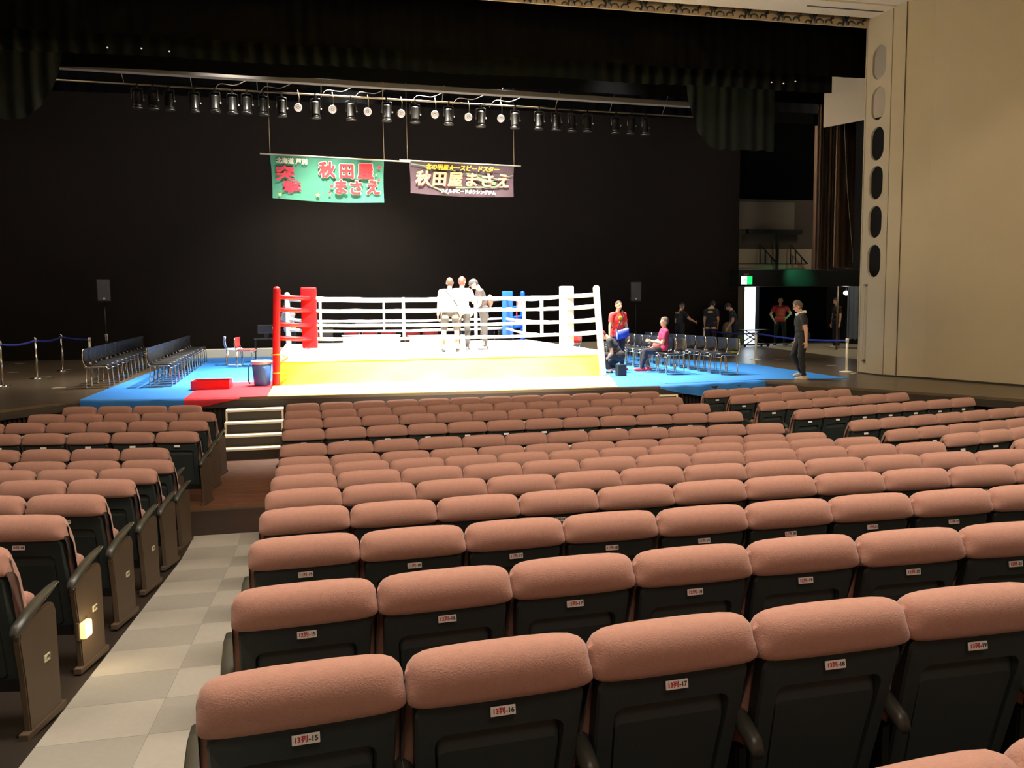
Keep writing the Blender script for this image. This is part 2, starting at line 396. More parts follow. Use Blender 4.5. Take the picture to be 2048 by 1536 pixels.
# lintel over the stage: beige soffit and the fretwork border
lin = struct('trim_3', box(-6.6, 12.9, 15.2, 16.75, 6.17, 7.6), M_lintel)
lin2 = obj('soffit_step', box(-6.6, 12.1, 16.05, 16.8, 6.14, 6.2, .01), M_lintel, lin)
obj('soffit_groove', box(10.2, 12.0, 16.35, 16.39, 6.128, 6.145), M_case, lin)
fr = tag(obj('fretwork_border', box(-6.5, 12.06, 16.98, 17.02, 6.00, 6.6), M_fret), 'pale cut-out pattern border running under the beige lintel above the stage', 'border')
pb = bmesh.new()
for k in range(24):
    x = 12.0 - k * .78; z = 6.0; y = 16.955
    def arc(cx, cz, r, a0, a1, ry=1): return [(cx + r * math.cos(a0 + (a1 - a0) * t / 8), y, cz + ry * r * math.sin(a0 + (a1 - a0) * t / 8)) for t in range(9)]
    tube(arc(x - .12, z + .03, .075, 0, PI), 0.0165, 5, pb); tube([(x, y, z + .14), (x - .06, y, z + .14), (x - .06, y, z + .10), (x - .16, y, z + .10)], 0.0195, 5, pb)
    tube(arc(x - .34, z + .02, .085, 0, PI), 0.0165, 5, pb)
    tube([(x - .42, y, z + .02), (x - .46, y, z + .12), (x - .52, y, z + .3)], 0.0240, 5, pb); tube([(x - .46, y, z + .12), (x - .41, y, z + .2), (x - .36, y, z + .3)], 0.0210, 5, pb)
    tube([(x - .56, y, z), (x - .52, y, z + .1), (x - .60, y, z + .2), (x - .66, y, z + .22), (x - .6, y, z + .3)], 0.0240, 5, pb); tube(arc(x - .62, z + .0, .06, 0, PI), 0.0150, 5, pb)
    for q in range(3): ellips((x - .02 - q * .03, y, z + .2 + q * .03), (.035, .012, .028), 7, 5, pb)
obj('fret_pattern', pb, M_fretd, fr)

# ------------------------------------------------------------------ stage house
struct('wall_stage_left', box(-13.6, -13.3, 9, 31.3, ZS, 12), M_velvet)
struct('wall_stage_right', box(20.5, 20.8, 17, 31.3, ZS, 12), M_rib)
struct('ceiling', box(-13.6, 20.8, 16.8, 31.6, 11.8, 12), M_velvet)
struct('wall_proscenium', box(-13.5, 20.8, 17.1, 17.2, 6.5, 12), M_velvet)
# wall beside the wing opening, from the slotted panel outwards
struct('wall_wing', box(12.9, 20.8, 16.7, 16.95, ZS, 12), M_velvet)
# the back: black backdrop and, right of it, concrete with a lit doorway
tag(obj('backdrop', cloth_strip((-13.2, 30.0), (16.0, 30.0), ZS + .02, 11, 40, .006), M_cyc), 'huge dark black backdrop curtain closing the back of the stage', 'curtain')
tag(obj('back_platform', box(-4.2, 11.5, 29.2, 29.75, ZS, ZS + .27, .01), M_cream), 'long low cream step along the foot of the backdrop', 'platform')
struct('wall_far', box(-13.5, 16.78, 31.0, 31.3, ZS, 12), M_conc)
struct('wall_far', box(17.46, 20.8, 31.0, 31.3, ZS, 12), M_velvet)
struct('wall_far', box(16.78, 17.46, 31.0, 31.3, .68, 12), M_conc)
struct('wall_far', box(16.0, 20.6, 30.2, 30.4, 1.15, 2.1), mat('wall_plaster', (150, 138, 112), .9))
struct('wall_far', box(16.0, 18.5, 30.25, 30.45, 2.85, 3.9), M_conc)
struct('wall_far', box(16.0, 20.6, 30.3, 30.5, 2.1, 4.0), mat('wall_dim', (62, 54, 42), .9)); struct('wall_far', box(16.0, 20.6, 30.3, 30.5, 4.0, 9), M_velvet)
d1 = struct('door_1', box(16.7, 17.6, 33.2, 33.25, ZS, .64), M_white)
struct('wall_corridor', box(16.55, 16.75, 31.3, 33.4, ZS, .9), M_white); struct('wall_corridor', box(17.62, 17.8, 31.3, 33.4, ZS, .9), M_white)
struct('ceiling', box(16.6, 17.8, 31.3, 33.4, .85, .9), M_white); struct('floor', box(16.6, 17.8, 31.0, 33.4, ZS - .05, ZS), M_white)
light('AREA', (17.2, 32.2, .83), (17.2, 32.2, -1), 95, (.82, .92, 1), .6, sx=1.6)
light('AREA', (17.15, 31.45, .6), (17.15, 33.2, -.5), 40, (.82, .92, 1), .6, sx=.3)
obj('door_frame', box(16.70, 16.78, 30.9, 31.32, ZS, .70), M_conc, d1)
tag(obj('door_post', box(16.05, 16.55, 30.6, 30.75, ZS, .75), mat('post_grey', (112, 106, 90), .7)), 'narrow grey wall post standing left of the bright doorway', 'post')
# dark fly-gallery beam, its green glow given by an added spot
tag(obj('gallery_beam', box(14.9, 20.4, 27.9, 28.6, .60, 1.22, .02), mat('beam_black', (24, 26, 24), .32)), 'deep black gallery beam crossing above the doorway', 'beam')
# catwalk rails on the far wall
cw = thing('catwalk', 'black steel catwalk with triangular brackets on the far concrete wall', 'catwalk', (17.2, 29.9, 1.5))
obj('rail', box(-1.3, 1.6, -.05, .05, -.02, .03), M_black, cw); obj('upper_beam', box(-.9, 1.4, -.1, .1, 1.14, 1.32), M_black, cw)
obj('post', box(.33, .42, -.05, .05, -.3, 1.2), M_black, cw)
for x in (-.35, .95):
    b = bmesh.new(); tube([(x, 0, 0), (x, 0, .75), (x + .75, 0, 0)], .03, 6, b); tube([(x + .22, 0, 0), (x + .22, 0, .5)], .025, 6, b); tube([(x + .48, 0, 0), (x + .48, 0, .27)], .02, 6, b); obj('bracket', b, M_black, cw)
light('SPOT', (17.1, 26.6, 1.5), (17.3, 27.9, .92), 260, (.15, 1, .45), .1, 55, 1.0)  # added green spot imitating a sign's glow on the beam
# exit sign
ex = thing('exit_sign', 'lit green and white exit sign hanging left above the doorway', 'sign', (15.02, 27.6, .82))
obj('case', box(-.22, .22, -.05, .05, -.15, .15, .01), M_case, ex); obj('face', box(-.21, -.0, -.062, -.048, -.14, .14), M_exitw, ex); obj('face', box(.0, .21, -.062, -.048, -.14, .14), M_exitg, ex, label='green half of the sign face')
b = bmesh.new(); ellips((-.06, -.066, .09), (.025, .008, .025), 8, 6, b); tube([(-.07, -.066, .06), (-.09, -.066, -.01), (-.04, -.066, -.05), (-.05, -.066, -.11)], .012, 6, b); tube([(-.09, -.066, -.01), (-.13, -.066, -.05), (-.17, -.066, -.06)], .012, 6, b); tube([(-.13, -.066, .02), (-.08, -.066, .05), (-.03, -.066, .03), (-.01, -.066, .0)], .01, 6, b)
obj('running_figure', b, M_exitg, ex); obj('hanger', box(-.1, .1, -.02, .02, .15, .25), M_case, ex)
# brown legs and ropes at the right side of the stage
for i, (xa, ya, xb, yb, l) in enumerate([(12.75, 19.0, 13.75, 19.7, 'brown timber-coloured side curtain nearest the slotted wall'), (14.15, 22.0, 15.3, 22.3, 'brown side curtain behind the nearest one, right of the stage'), (16.6, 26.0, 17.6, 26.3, 'dim brown side curtain farthest back, right of the stage')]):
    tag(obj('side_curtain', cloth_strip((xa, ya), (xb, yb), (.88, .95, 1.12)[i], (7.5, 8, 5.9)[i], 11, .06), M_brownc), l, 'curtain')
tag(obj('rope', tube([(12.75, 18.8, 6), (12.85, 18.85, 4.2), (13.0, 18.9, 2.8), (13.2, 18.9, 1.2), (13.2, 18.9, 1.0)], .012, 6), M_arm), 'grey slack rope hanging in front of the brown side curtains', 'rope')
tag(obj('reflector_panel', prism([(12.39, 19.05), (12.86, 18.0), (13.1, 17.46), (13.14, 17.48), (12.9, 18.02), (12.43, 19.07)], 4.29, 6.6), M_lintel), 'pale beige panel hanging high beside the slotted wall', 'panel')
# silver drapes, scenery and poles stored in the wing
for k, (x, y) in enumerate([(18.0, 26.0), (18.35, 25.0)]):
    tag(obj('wing_drape', cloth_strip((x, y), (x + .5, y - .6), ZS + .35, .55, 5, .05), M_silver), ['silver grey pleated drape in the dark wing, the left one of two', 'silver grey pleated drape in the dark wing, the right one of two'][k], 'drape')
for k, (x, y, z, l) in enumerate([(17.35, 25.6, .55, 'leftmost of the thin steel poles standing in the dark wing'), (18.1, 24.6, -.55, 'short middle steel pole standing in the dark wing'), (17.7, 22.4, .5, 'rightmost of the thin steel poles standing in the dark wing')]):
    b = tube([(x, y, ZS), (x, y, z)], .035, 8); tag(obj('steel_pole', b, M_pipe), l, 'pole')
tag(obj('equipment_rack', box(18.7, 19.6, 25.0, 25.8, ZS, -.3, .02), M_case), 'dark equipment rack among the poles in the wing', 'rack')
lb = thing('work_lamp', 'small bright round work lamp glowing in the dark wing', 'lamp', (19.6, 28.4, .36)); obj('bulb', ellips((0, 0, 0), (.11, .08, .08)), M_bulb, lb); obj('cable', tube([(0, 0, .07), (0, 0, 1)], .008, 5), M_black, lb)

# ------------------------------------------------------------------ borders, battens, lamps
tag(obj('valance', cloth_strip((-7.5, 17.5), (12.62, 17.5), 5.08, 8, 70, .02), M_velvet), 'plain black velvet valance hanging nearest, right behind the lintel', 'curtain')
tag(obj('border_curtain', cloth_strip((-8, 18.0), (11.9, 18.0), 4.84, 6.5, 62, .05), M_border), 'pleated dark grey border curtain just behind the black valance', 'curtain')
tag(obj('border_curtain', cloth_strip((-9, 20.6), (13.5, 20.6), 5.25, 8, 40, .012), M_velvet), 'black border curtain above the grey batten box', 'curtain')
tag(obj('border_curtain', cloth_strip((-12, 24.5), (16.5, 24.5), 5.95, 11, 66, .04), M_velvet), 'black border curtain high behind the lamp row', 'curtain')
tag(obj('border_curtain', cloth_strip((-12, 27.5), (17.5, 27.5), 6.3, 11, 66, .04), M_velvet), 'rearmost black border curtain above the banners', 'curtain')
tag(obj('drape_end', cloth_strip((-9.0, 20.0), (-4.85, 20.0), 3.96, 6.0, 13, .03, roundr=1.1), M_drape), 'grey swagged drape end with a rounded corner, upper left', 'curtain')
tag(obj('drape_end', cloth_strip((9.15, 20.0), (11.6, 20.0), 3.86, 6.0, 8, .03, roundl=.9), M_drape), 'grey swagged drape end with a rounded corner, upper right', 'curtain')
tag(obj('batten_box', box(-6.5, 10.2, 21.3, 21.5, 0, .12, .01), M_trunk, rot=(0, .0128, 0), loc=(0, 0, 5.32)), 'long grey cable trunk above the row of stage lamps', 'batten')
pp = tag(obj('lighting_batten', tube([(-6.4, 22, 5.30), (10.3, 22, 5.09)], .022, 8), M_pipe), 'long steel pipe from which all the stage lamps hang', 'batten')
for k in range(11): obj('hanger', tube([(-5.6 + 1.5 * k, 22, 5.29 - k * .019), (-5.6 + 1.5 * k, 21.6, 5.5)], .008, 5), M_pipe, pp)
for k in range(7):
    cb = bmesh.new()
    x = -2 + k * 1.15 + random.uniform(-.3, .3); z = 5.24 - (x + 6) * .0125
    tube(arcpath([(x, 22, z), (x + .12, 21.9, z + .17), (x + .5, 21.8, z + .10), (x + .75, 21.7, z + .2)], .1), .008, 5, cb)
    obj('cable', cb, M_cable, pp)
xs = [-3.83, -3.48, -3.12, -2.56, -2.09, -1.69, -1.36, -.97, -.55, .26, 1.12, 2.0, 2.71, 3.57, 4.4, 5.31, 5.96, 6.43, 6.86, 7.29, 8.08, 8.52, 8.92]
ORD = ['first', 'second', 'third', 'fourth', 'fifth', 'sixth', 'seventh', 'eighth', 'ninth', 'tenth', 'eleventh', 'twelfth', 'thirteenth', 'fourteenth', 'fifteenth', 'sixteenth', 'seventeenth', 'eighteenth', 'nineteenth', 'twentieth', 'twenty-first', 'twenty-second', 'twenty-third', 'twenty-fourth']
def batz(x): return 5.30 - (x + 6.4) * .01257
lamp0 = thing('stage_lamp', 'x', 'lamp', (0, 0, 0), 0, 'black cylinder lamps on the batten')
obj('housing', lathe([(.02, .0), (.085, -.01), (.095, -.04), (.095, -.30), (.105, -.31), (.105, -.36), (.092, -.36), (.085, -.33)], 20, (0, 0, -.15)), M_can, lamp0, smooth=True)
obj('lens_ring', lathe([(.1, 0), (.125, -.02), (.125, -.05), (.08, -.05)], 20, (0, 0, -.5)), M_can, lamp0, smooth=True)
obj('yoke', tube(arcpath([(-.125, 0, -.34), (-.125, 0, -.09), (0, 0, -.075), (.125, 0, -.09), (.125, 0, -.34)], .03), .011, 6), M_can, lamp0)
obj('clamp', box(-.02, .02, -.03, .03, -.09, .03), M_can, lamp0); b = bmesh.new(); ellips((.14, 0, -.34), (.02, .02, .02), 8, 6, b); obj('knob', b, M_plate, lamp0)
for i, x in enumerate(xs):
    l = 'black cylinder stage lamp, %s from the left end of the batten row' % ORD[i]
    if i == 0: lamp0.location = (x, 22, batz(x)); lamp0['label'] = l; lamp0.rotation_euler = (0, 0, .3)
    else: dup(lamp0, (x, 22, batz(x) + random.uniform(-.02, .01)), random.uniform(-.5, .5), l)
disc0 = thing('round_lamp', 'x', 'lamp', (0, 0, 0), 0, 'round white-faced lamps on the batten')
fb = lathe([(.0, .0), (.105, .0), (.105, .05), (.06, .09), (0, .09)], 24)
obj('housing', fb, M_can, disc0, rot=(.25 - PI / 2, 0, 0), loc=(0, 0, -.42), smooth=False)
b = bmesh.new()
lathe([(.035, 0), (.095, 0), (.095, -.008), (.035, -.008)], 24, (0, 0, 0), b)
for f in list(b.faces):
    if len(f.verts) > 4: b.faces.remove(f)
obj('ring_face', b, M_disc, disc0, rot=(.25 - PI / 2, 0, 0), loc=(0, -.0, -.42))
b = bmesh.new()
for k in range(10): ellips((.065 * math.cos(k * PI / 5), .065 * math.sin(k * PI / 5), -.01), (.008, .008, .003), 6, 4, b)
obj('dots', b, M_case, disc0, rot=(.25 - PI / 2, 0, 0), loc=(0, -.0, -.42)); b = lathe([(0, 0), (.025, 0), (.025, -.02), (0, -.02)], 14); obj('center_cap', b, M_disc, disc0, rot=(.25 - PI / 2, 0, 0), loc=(0, 0, -.42))
obj('yoke', tube([(0, .03, 0), (.03, .02, -.15), (.02, .03, -.36)], .01, 5), M_pipe, disc0)
for i, (x, z) in enumerate([(-.16, 4.87), (.66, 4.86), (1.52, 4.84), (2.35, 4.83), (3.2, 4.84), (4.06, 4.81), (4.91, 4.81)]):
    l = 'round white-faced lamp between the black ones, %s from the left' % ORD[i]
    if i == 0: disc0.location = (x, 21.9, z + .42); disc0['label'] = l
    else: dup(disc0, (x, 21.9, z + .42), random.uniform(-.3, .3), l)
# little clips high on the borders their glint put in by a glowing material
cl = None
for i, (x, y, z) in enumerate([(-3.6, 17.45, 5.95), (-3.15, 17.45, 5.92), (-3.6, 17.9, 4.66 + .28), (-3.0, 17.9, 4.96), (-2.5, 17.9, 4.93), (10.3, 17.9, 4.98), (10.6, 17.9, 4.97), (10.9, 17.9, 5.03)]):
    b = bmesh.new(); ellips((0, 0, 0), (.018, .02, .014), 6, 4, b)
    if cl is None: cl = obj('curtain_clip', b, M_disc, loc=(x, y, z)); o = cl
    else: b.free(); o = obj('curtain_clip', cl.data, None, loc=(x, y, z))
    tag(o, ['upper left pair, left bright clip above the stage curtains', 'upper left pair, right bright clip above the stage curtains', 'lower left row, first bright clip above the stage curtains', 'lower left row, second bright clip above the stage curtains', 'lower left row, third bright clip above the stage curtains', 'right group, first bright clip above the right drape end', 'right group, second bright clip above the right drape end', 'right group, third bright clip above the right drape end'][i], 'clip', 'bright curtain clips')

# ------------------------------------------------------------------ banners
def banner(name, label, cx, y, ztl, ztr, wdt, hgt, m, parentpole=None):
    t = thing(name, label, 'banner', (cx, y, (ztl + ztr) / 2), 0)
    bm = bmesh.new(); nx, nz = 28, 8; V = []
    for j in range(nz + 1):
        row = []
        for i in range(nx + 1):
            u, v = i / nx, j / nz
            x = (u - .5) * wdt * (1 - .012 * math.sin(v * PI) ) + (.03 * v if u < .5 else -.02 * v); z = -v * hgt + (.5 - u) * (ztl - ztr) - .05 * math.sin(PI * u) * v
            row.append(bm.verts.new((x, .02 * math.sin(u * 9 + v * 3) * v, z)))
        V.append(row)
    for j in range(nz):
        for i in range(nx):
            f = bm.faces.new((V[j][i], V[j + 1][i], V[j + 1][i + 1], V[j][i + 1])); f.smooth = True
    bmesh.ops.recalc_face_normals(bm, faces=bm.faces[:])
    obj('cloth', bm, m, t)
    return t
Tx = (PI / 2, 0, 0)
def star(bm, cx, cz, r, y=0, rot=0, mi=0):
    pts = []
    for k in range(10):
        a = PI / 2 + rot + k * PI / 5; q = r if k % 2 == 0 else r * .5; pts.append((cx + q * math.cos(a), cz + q * math.sin(a)))
    V = [bm.verts.new((p[0], y, p[1])) for p in pts]; c = bm.verts.new((cx, y, cz))
    for i in range(10): bm.faces.new((c, V[(i + 1) % 10], V[i]))
gb = banner('green_banner', 'green cloth banner with big red lettering hanging left above the ring', .565, 24.0, 4.07, 4.0, 3.02, 1.13, M_green)
F = -.045
text('lettering', '北海道 芦別', .158, M_bcream, gb, (-.95, F, -.125), (PI / 2, .02, 0), off=.0075, sx=.98)
text('lettering', '突', .40, M_bcrim, gb, (-1.13, F, -.46), off=.013, sx=1.32); text('lettering', '撃', .34, M_bcrim, gb, (-.96, F, -.82), off=.010, sx=1.5)
for s, x, z, sz in (('秋', -.03, -.35, .43), ('田', .49, -.37, .42), ('屋', 1.0, -.36, .44), ('ま', .32, -.80, .41), ('さ', .73, -.81, .41), ('え', 1.19, -.79, .42)):
    text('lettering_outline', s, sz, M_bcream, gb, (x, F, z), off=.036); text('lettering', s, sz, M_bred, gb, (x, F - .010, z), off=.019)
b = bmesh.new(); star(b, -1.28, -1.0, .05, F); star(b, -.29, -1.0, .07, F); star(b, .43, -.2, .04, F); star(b, 1.29, -.42, .035, F); obj('stars', b, M_starp, gb)
b = bmesh.new(); star(b, 1.38, -.22, .07, F); star(b, 1.36, -.56, .045, F); star(b, .08, -.76, .06, F); star(b, .02, -.93, .045, F); obj('stars', b, M_bred, gb, label='red printed stars')
pb2 = banner('plum_banner', 'dark plum banner with yellow and peach lettering hanging right above the ring', 4.255, 24.0, 4.02, 3.97, 2.99, .87, M_plum)
text('lettering', '北の明星★━スピードスター', .165, M_byel, pb2, (.0, F - .012, -.15), (PI / 2, .018, 0), off=.0075, sx=.98, shear=.2)
for k, s in enumerate('秋田屋まさえ'):
    x = -1.13 + k * .452; z = -.47 - k * .004
    text('lettering_shade', s, .42, M_peachd, pb2, (x + .012, F, z - .012), off=.020, shear=.12); text('lettering', s, .42, M_peach, pb2, (x, F - .010, z), off=.013, shear=.12)
text('lettering', 'ワイルドビードボクシングジム', .118, M_bwhite, pb2, (.15, F - .012, -.795), (PI / 2, .02, 0), off=.0072, sx=.96)
b = bmesh.new()
for (x0, z0, x1, z1, r) in ((-1.45, -.05, -.2, -.22, .02), (-.4, -.25, 1.35, -.42, .012), (-.2, -.68, 1.3, -.62, .03), (.2, -.35, .95, -.55, .07), (.1, -.28, 1.0, -.4, .03), (-1.0, -.6, -.4, -.85, .03), (.7, -.5, 1.45, -.3, .012)):
    bx(b, 0, 1, 0, .001, 0, 1); vs = b.verts[-8:]
    L = math.hypot(x1 - x0, z1 - z0); ca, sa = (x1 - x0) / L, (z1 - z0) / L
    for v in vs:
        px, pz = v.co.x * L, (v.co.z - .5) * r * 2 * (1 - abs(2 * v.co.x - 1) * .3); yy = F + .006 + v.co.y
        v.co = Vector((x0 + px * ca - pz * sa, yy, z0 + px * sa + pz * ca))
obj('print_swirls', b, M_lime, pb2)
tag(obj('banner_pole', tube([(-1.2, 24, 4.10), (2.8, 24, 3.995)], .02, 8), M_cream), 'thin pale pole carrying the green banner', 'pole')
tag(obj('banner_pole', tube([(2.5, 24, 4.035), (5.95, 24, 3.965)], .02, 8), M_cream), 'thin pale pole carrying the plum banner', 'pole')
for x, z, l in ((-.94, 4.09, 'suspension cord at the left end of the green banner'), (2.08, 4.02, 'suspension cord at the right end of the green banner'), (2.72, 4.03, 'suspension cord at the left end of the plum banner'), (5.75, 3.97, 'suspension cord at the right end of the plum banner')):
    tag(obj('cord', tube([(x, 24, z), (x - .01, 24, 7.0)], .009, 5), M_pipe), l, 'cord')
# ================================================================== AUDITORIUM SEATS
def catmull(P, k=3):
    n = len(P); out = []
    for i in range(n):
        p0, p1, p2, p3 = [Vector(P[(i + d) % n]) for d in (-1, 0, 1, 2)]
        for j in range(k):
            t = j / k; out.append(.5 * ((2 * p1) + (-p0 + p2) * t + (2 * p0 - 5 * p1 + 4 * p2 - p3) * t * t + (-p0 + 3 * p1 - 3 * p2 + p3) * t ** 3))
    return out
SW = .53
def backrest_bm():
    P = [(.17, .40), (.145, .60), (.10, .80), (.075, .90), (.045, .948), (.0, .966), (-.045, .948), (-.068, .90), (-.066, .845), (-.050, .820), (.0, .810), (.035, .775), (.05, .70), (.08, .50), (.11, .395), (.14, .38)]
    Q = catmull(P, 2); n = len(Q)
    nor = []
    for i in range(n):
        t = (Q[(i + 1) % n] - Q[i - 1]).normalized(); nor.append(Vector((-t.y, t.x)))   # inward for this winding
    cen = sum(Q, Vector((0, 0))) / n
    if nor[5].dot(cen - Q[5]) < 0: nor = [-v for v in nor]
    rings = []
    for x, d in ((-.2655, .078), (-.263, .054), (-.254, .032), (-.238, .016), (-.212, .006), (-.17, .001), (-.08, -.002), (.08, -.002), (.17, .001), (.212, .006), (.238, .016), (.254, .032), (.263, .054), (.2655, .078)):
        rings.append([Vector((x, (q + nn * d * (1 if q.y > .89 else .62 if q.y > .85 else .35)).x, (q + nn * d * (1 if q.y > .89 else .62 if q.y > .85 else .35)).y)) for q, nn in zip(Q, nor)])
    bm = loft(rings); bmesh.ops.recalc_face_normals(bm, faces=bm.faces[:])
    return bm
def shell_bm():
    # moulded back plate with a sunk pocket, reaching down below the seat
    H = .60
    def pt(x, s, d):
        y = -.036 + s * .10 + .05 * s * s; z = .820 - s * H; return Vector((x, y + d, z + d * .15))
    def rr(w0, w1, s0, s1, r, k=4):
        out = []
        for sx, ss, a0 in ((1, 0, 0), (-1, 0, PI / 2), (-1, 1, PI), (1, 1, 1.5 * PI)):
            hw = w1 if ss else w0; cs = (s1 - r / H) if ss else (s0 + r / H)
            for j in range(k + 1):
                a = a0 + (PI / 2) * j / k; out.append((sx * (hw - r) + r * math.cos(a), cs - r / H * math.sin(a)))
        return out
    A = rr(.243, .225, 0, 1, .03); B = rr(.236, .218, .012, .988, .03); Ci = rr(.188, .172, .16, .93, .035); D = rr(.182, .165, .175, .925, .032); E_ = rr(.176, .158, .265, .915, .022)
    rings = [[pt(x, s, .05) for x, s in A], [pt(x, s, .008) for x, s in A], [pt(x, s, 0) for x, s in B], [pt(x, s, .0) for x, s in Ci], [pt(x, s, .030 if s < .4 else .012) for x, s in D], [pt(x, s, .004 if s > .4 else .010) for x, s in E_]]
    bm = loft(rings, False); bm.verts.ensure_lookup_table(); bm.faces.new(bm.verts[-len(A):])
    bmesh.ops.recalc_face_normals(bm, faces=bm.faces[:])
    for f in bm.faces: f.smooth = False
    return bm
def cushion_bm():
    P = [(.165, .30), (.175, .62), (.205, .665), (.25, .655), (.268, .60), (.262, .32), (.235, .28), (.19, .27)]
    Q = catmull(P, 2); rings = []
    c = Vector((.215, .47))
    for x, k in ((-.235, .82), (-.228, .95), (-.21, 1), (.21, 1), (.228, .95), (.235, .82)):
        rings.append([Vector((x, (c + (q - c) * k).x, (c + (q - c) * k).y)) for q in Q])
    bm = loft(rings); bmesh.ops.recalc_face_normals(bm, faces=bm.faces[:]); return bm
def frame_bm():
    bm = bmesh.new()
    for s in (-1, 1): bx(bm, s * .262 - .012, s * .262 + .012, .05, .30, .012, .5)
    bx(bm, -.26, .26, .10, .20, .20, .27); bx(bm, -.27, -.23, .02, .33, 0, .014); bx(bm, .23, .27, .02, .33, 0, .014); return bm
def arm_bm():
    rings = []
    for y, z, h, wd in ((-.02, .535, .018, .020), (.0, .555, .030, .028), (.10, .598, .026, .031), (.22, .632, .018, .031), (.33, .655, .012, .026), (.40, .668, .006, .016)):
        rings.append([Vector((wd * math.cos(a), y, z + h * math.sin(a))) for a in [2 * PI * k / 10 for k in range(10)]])
    return loft(rings)
def panel_bm():
    pts = [(.0, 0), (.02, .03), (.0, .30), (-.03, .50), (-.015, .555), (.05, .585), (.30, .585), (.32, .54), (.325, .03), (.345, 0)]
    bm = bmesh.new()
    t = bmesh.new(); a = [t.verts.new((-.018, y, z)) for y, z in pts]; b = [t.verts.new((.018, y, z)) for y, z in pts]; n = len(pts)
    t.faces.new(a); t.faces.new(b[::-1])
    for i in range(n): t.faces.new((a[i], b[i], b[(i + 1) % n], a[(i + 1) % n]))
    bmesh.ops.recalc_face_normals(t, faces=t.faces[:]); bmesh.ops.bevel(t, geom=t.edges[:], offset=.006, segments=2, affect='EDGES'); join(bm, t)
    bx(bm, -.024, .024, -.02, .36, 0, .035, .004)
    return bm
def tomesh(name, bm, m, smooth=False):
    me = bpy.data.meshes.new(name); bm.normal_update(); bm.to_mesh(me); bm.free(); me.materials.append(m)
    if smooth: me.polygons.foreach_set('use_smooth', [True] * len(me.polygons))
    return me
mB = tomesh('backrest', backrest_bm(), M_fab, True); mSh = tomesh('back_shell', shell_bm(), M_shell); mCu = tomesh('seat_cushion', cushion_bm(), M_fab, True)
mFr = tomesh('seat_frame', frame_bm(), M_black); mAr = tomesh('armrest', arm_bm(), M_arm, True); mPa = tomesh('side_panel', panel_bm(), M_panel)
mPl = tomesh('number_plate', box(-.036, .036, -.006, .0, -.0135, .0135, .002), M_plate)
mRp = tomesh('row_plate', box(-.003, .003, -.028, .028, -.018, .018, .001), M_bcream)
TXT = {}
def seat(pos, rz, label, group, plate=None, ends=''):
    t = thing('theatre_seat', label, 'seat', pos, rz, group)
    obj('backrest', mB, None, t); obj('back_shell', mSh, None, t); obj('seat_cushion', mCu, None, t); obj('seat_frame', mFr, None, t)
    p = obj('number_plate', mPl, None, t, loc=(0, -.036, .781), rot=(-.17, 0, 0))
    if plate:
        for s, m, dx in ((plate[0], M_txtred, -.013), (plate[1], M_txtblk, .019)):
            if s not in TXT:
                me = text_mesh(s, .0185, .0006); me.materials.clear(); me.materials.append(m); TXT[s] = me
            o = bpy.data.objects.new('plate_lettering', TXT[s]); C.objects.link(o); o.parent = p; o.location = (dx, -.0072, 0); o.rotation_euler = (PI / 2, 0, 0)
    for e in ('L', 'R'):
        s = -1 if e == 'L' else 1
        if e in ends:
            q = obj('side_panel', mPa, None, t, loc=(s * .285, .0, 0)); obj('armrest', mAr, None, t, loc=(s * .285, -.03, 0))
            if ends.endswith('*') and plate:
                rp = obj('row_plate', mRp, None, q, loc=(s * .021, .20, .33))
                k = plate[0] + 'r'
                if k not in TXT:
                    me = text_mesh(plate[0], .024, .0006); me.materials.clear(); me.materials.append(M_txtblk); TXT[k] = me
                o = bpy.data.objects.new('row_lettering', TXT[k]); C.objects.link(o); o.parent = q; o.location = (s * .0255, .20, .33); o.rotation_euler = (PI / 2, 0, s * PI / 2)
        elif e == 'L': obj('armrest', mAr, None, t, loc=(-.2655, -.03, 0))
    return t
zt = [-1.56, -1.561, -1.563, -1.57, -1.589, -1.58, -1.491, -1.396, -1.306, -1.223, -1.143, -1.059, -.964, -.875]
x0 = [-.444, -.432, -.42, -.41, -.402, -.385, -.375, -.366, -.357, -.340, -.332, -.320, -.316, -.31]
yrow = [13.98, 13.02, 12.07, 11.07, 9.98, 9.06, 8.09, 7.11, 6.11, 5.16, 4.20, 3.20, 2.22, 1.25]
RN = ORD
def lab(block, r, k, side): return 'mauve theatre seat, %s block, %s row from the stage, %s from the %s' % (block, RN[r], RN[k], side)
for r in range(14):
    base = zt[r] - .932
    for k in range(12):
        if r == 13 and k not in (1, 2, 3, 4): continue
        if r == 12 and k > 6: continue
        if r == 11 and k > 8: continue
        if r == 10 and k > 10: continue
        x = x0[r] + .5315 * (k + .5); A_, B_ = (-.02, .13) if r == 13 else (-.019, .075) if r >= 11 else (-.008, .040); y = yrow[r] + B_ * x + A_ * x * x - (.09 if r == 13 else 0)
        j = math.atan(B_ + 2 * A_ * x) + random.uniform(-.01, .01)
        seat((x, y + random.uniform(-.008, .008), base), j, lab('centre', r, k, 'left aisle'), 'centre block seats', ('%d列' % (r + 1), '-%d' % (15 + k)) if r >= 8 else None, ('L' if k == 0 else 'R' if k == 11 else ''))
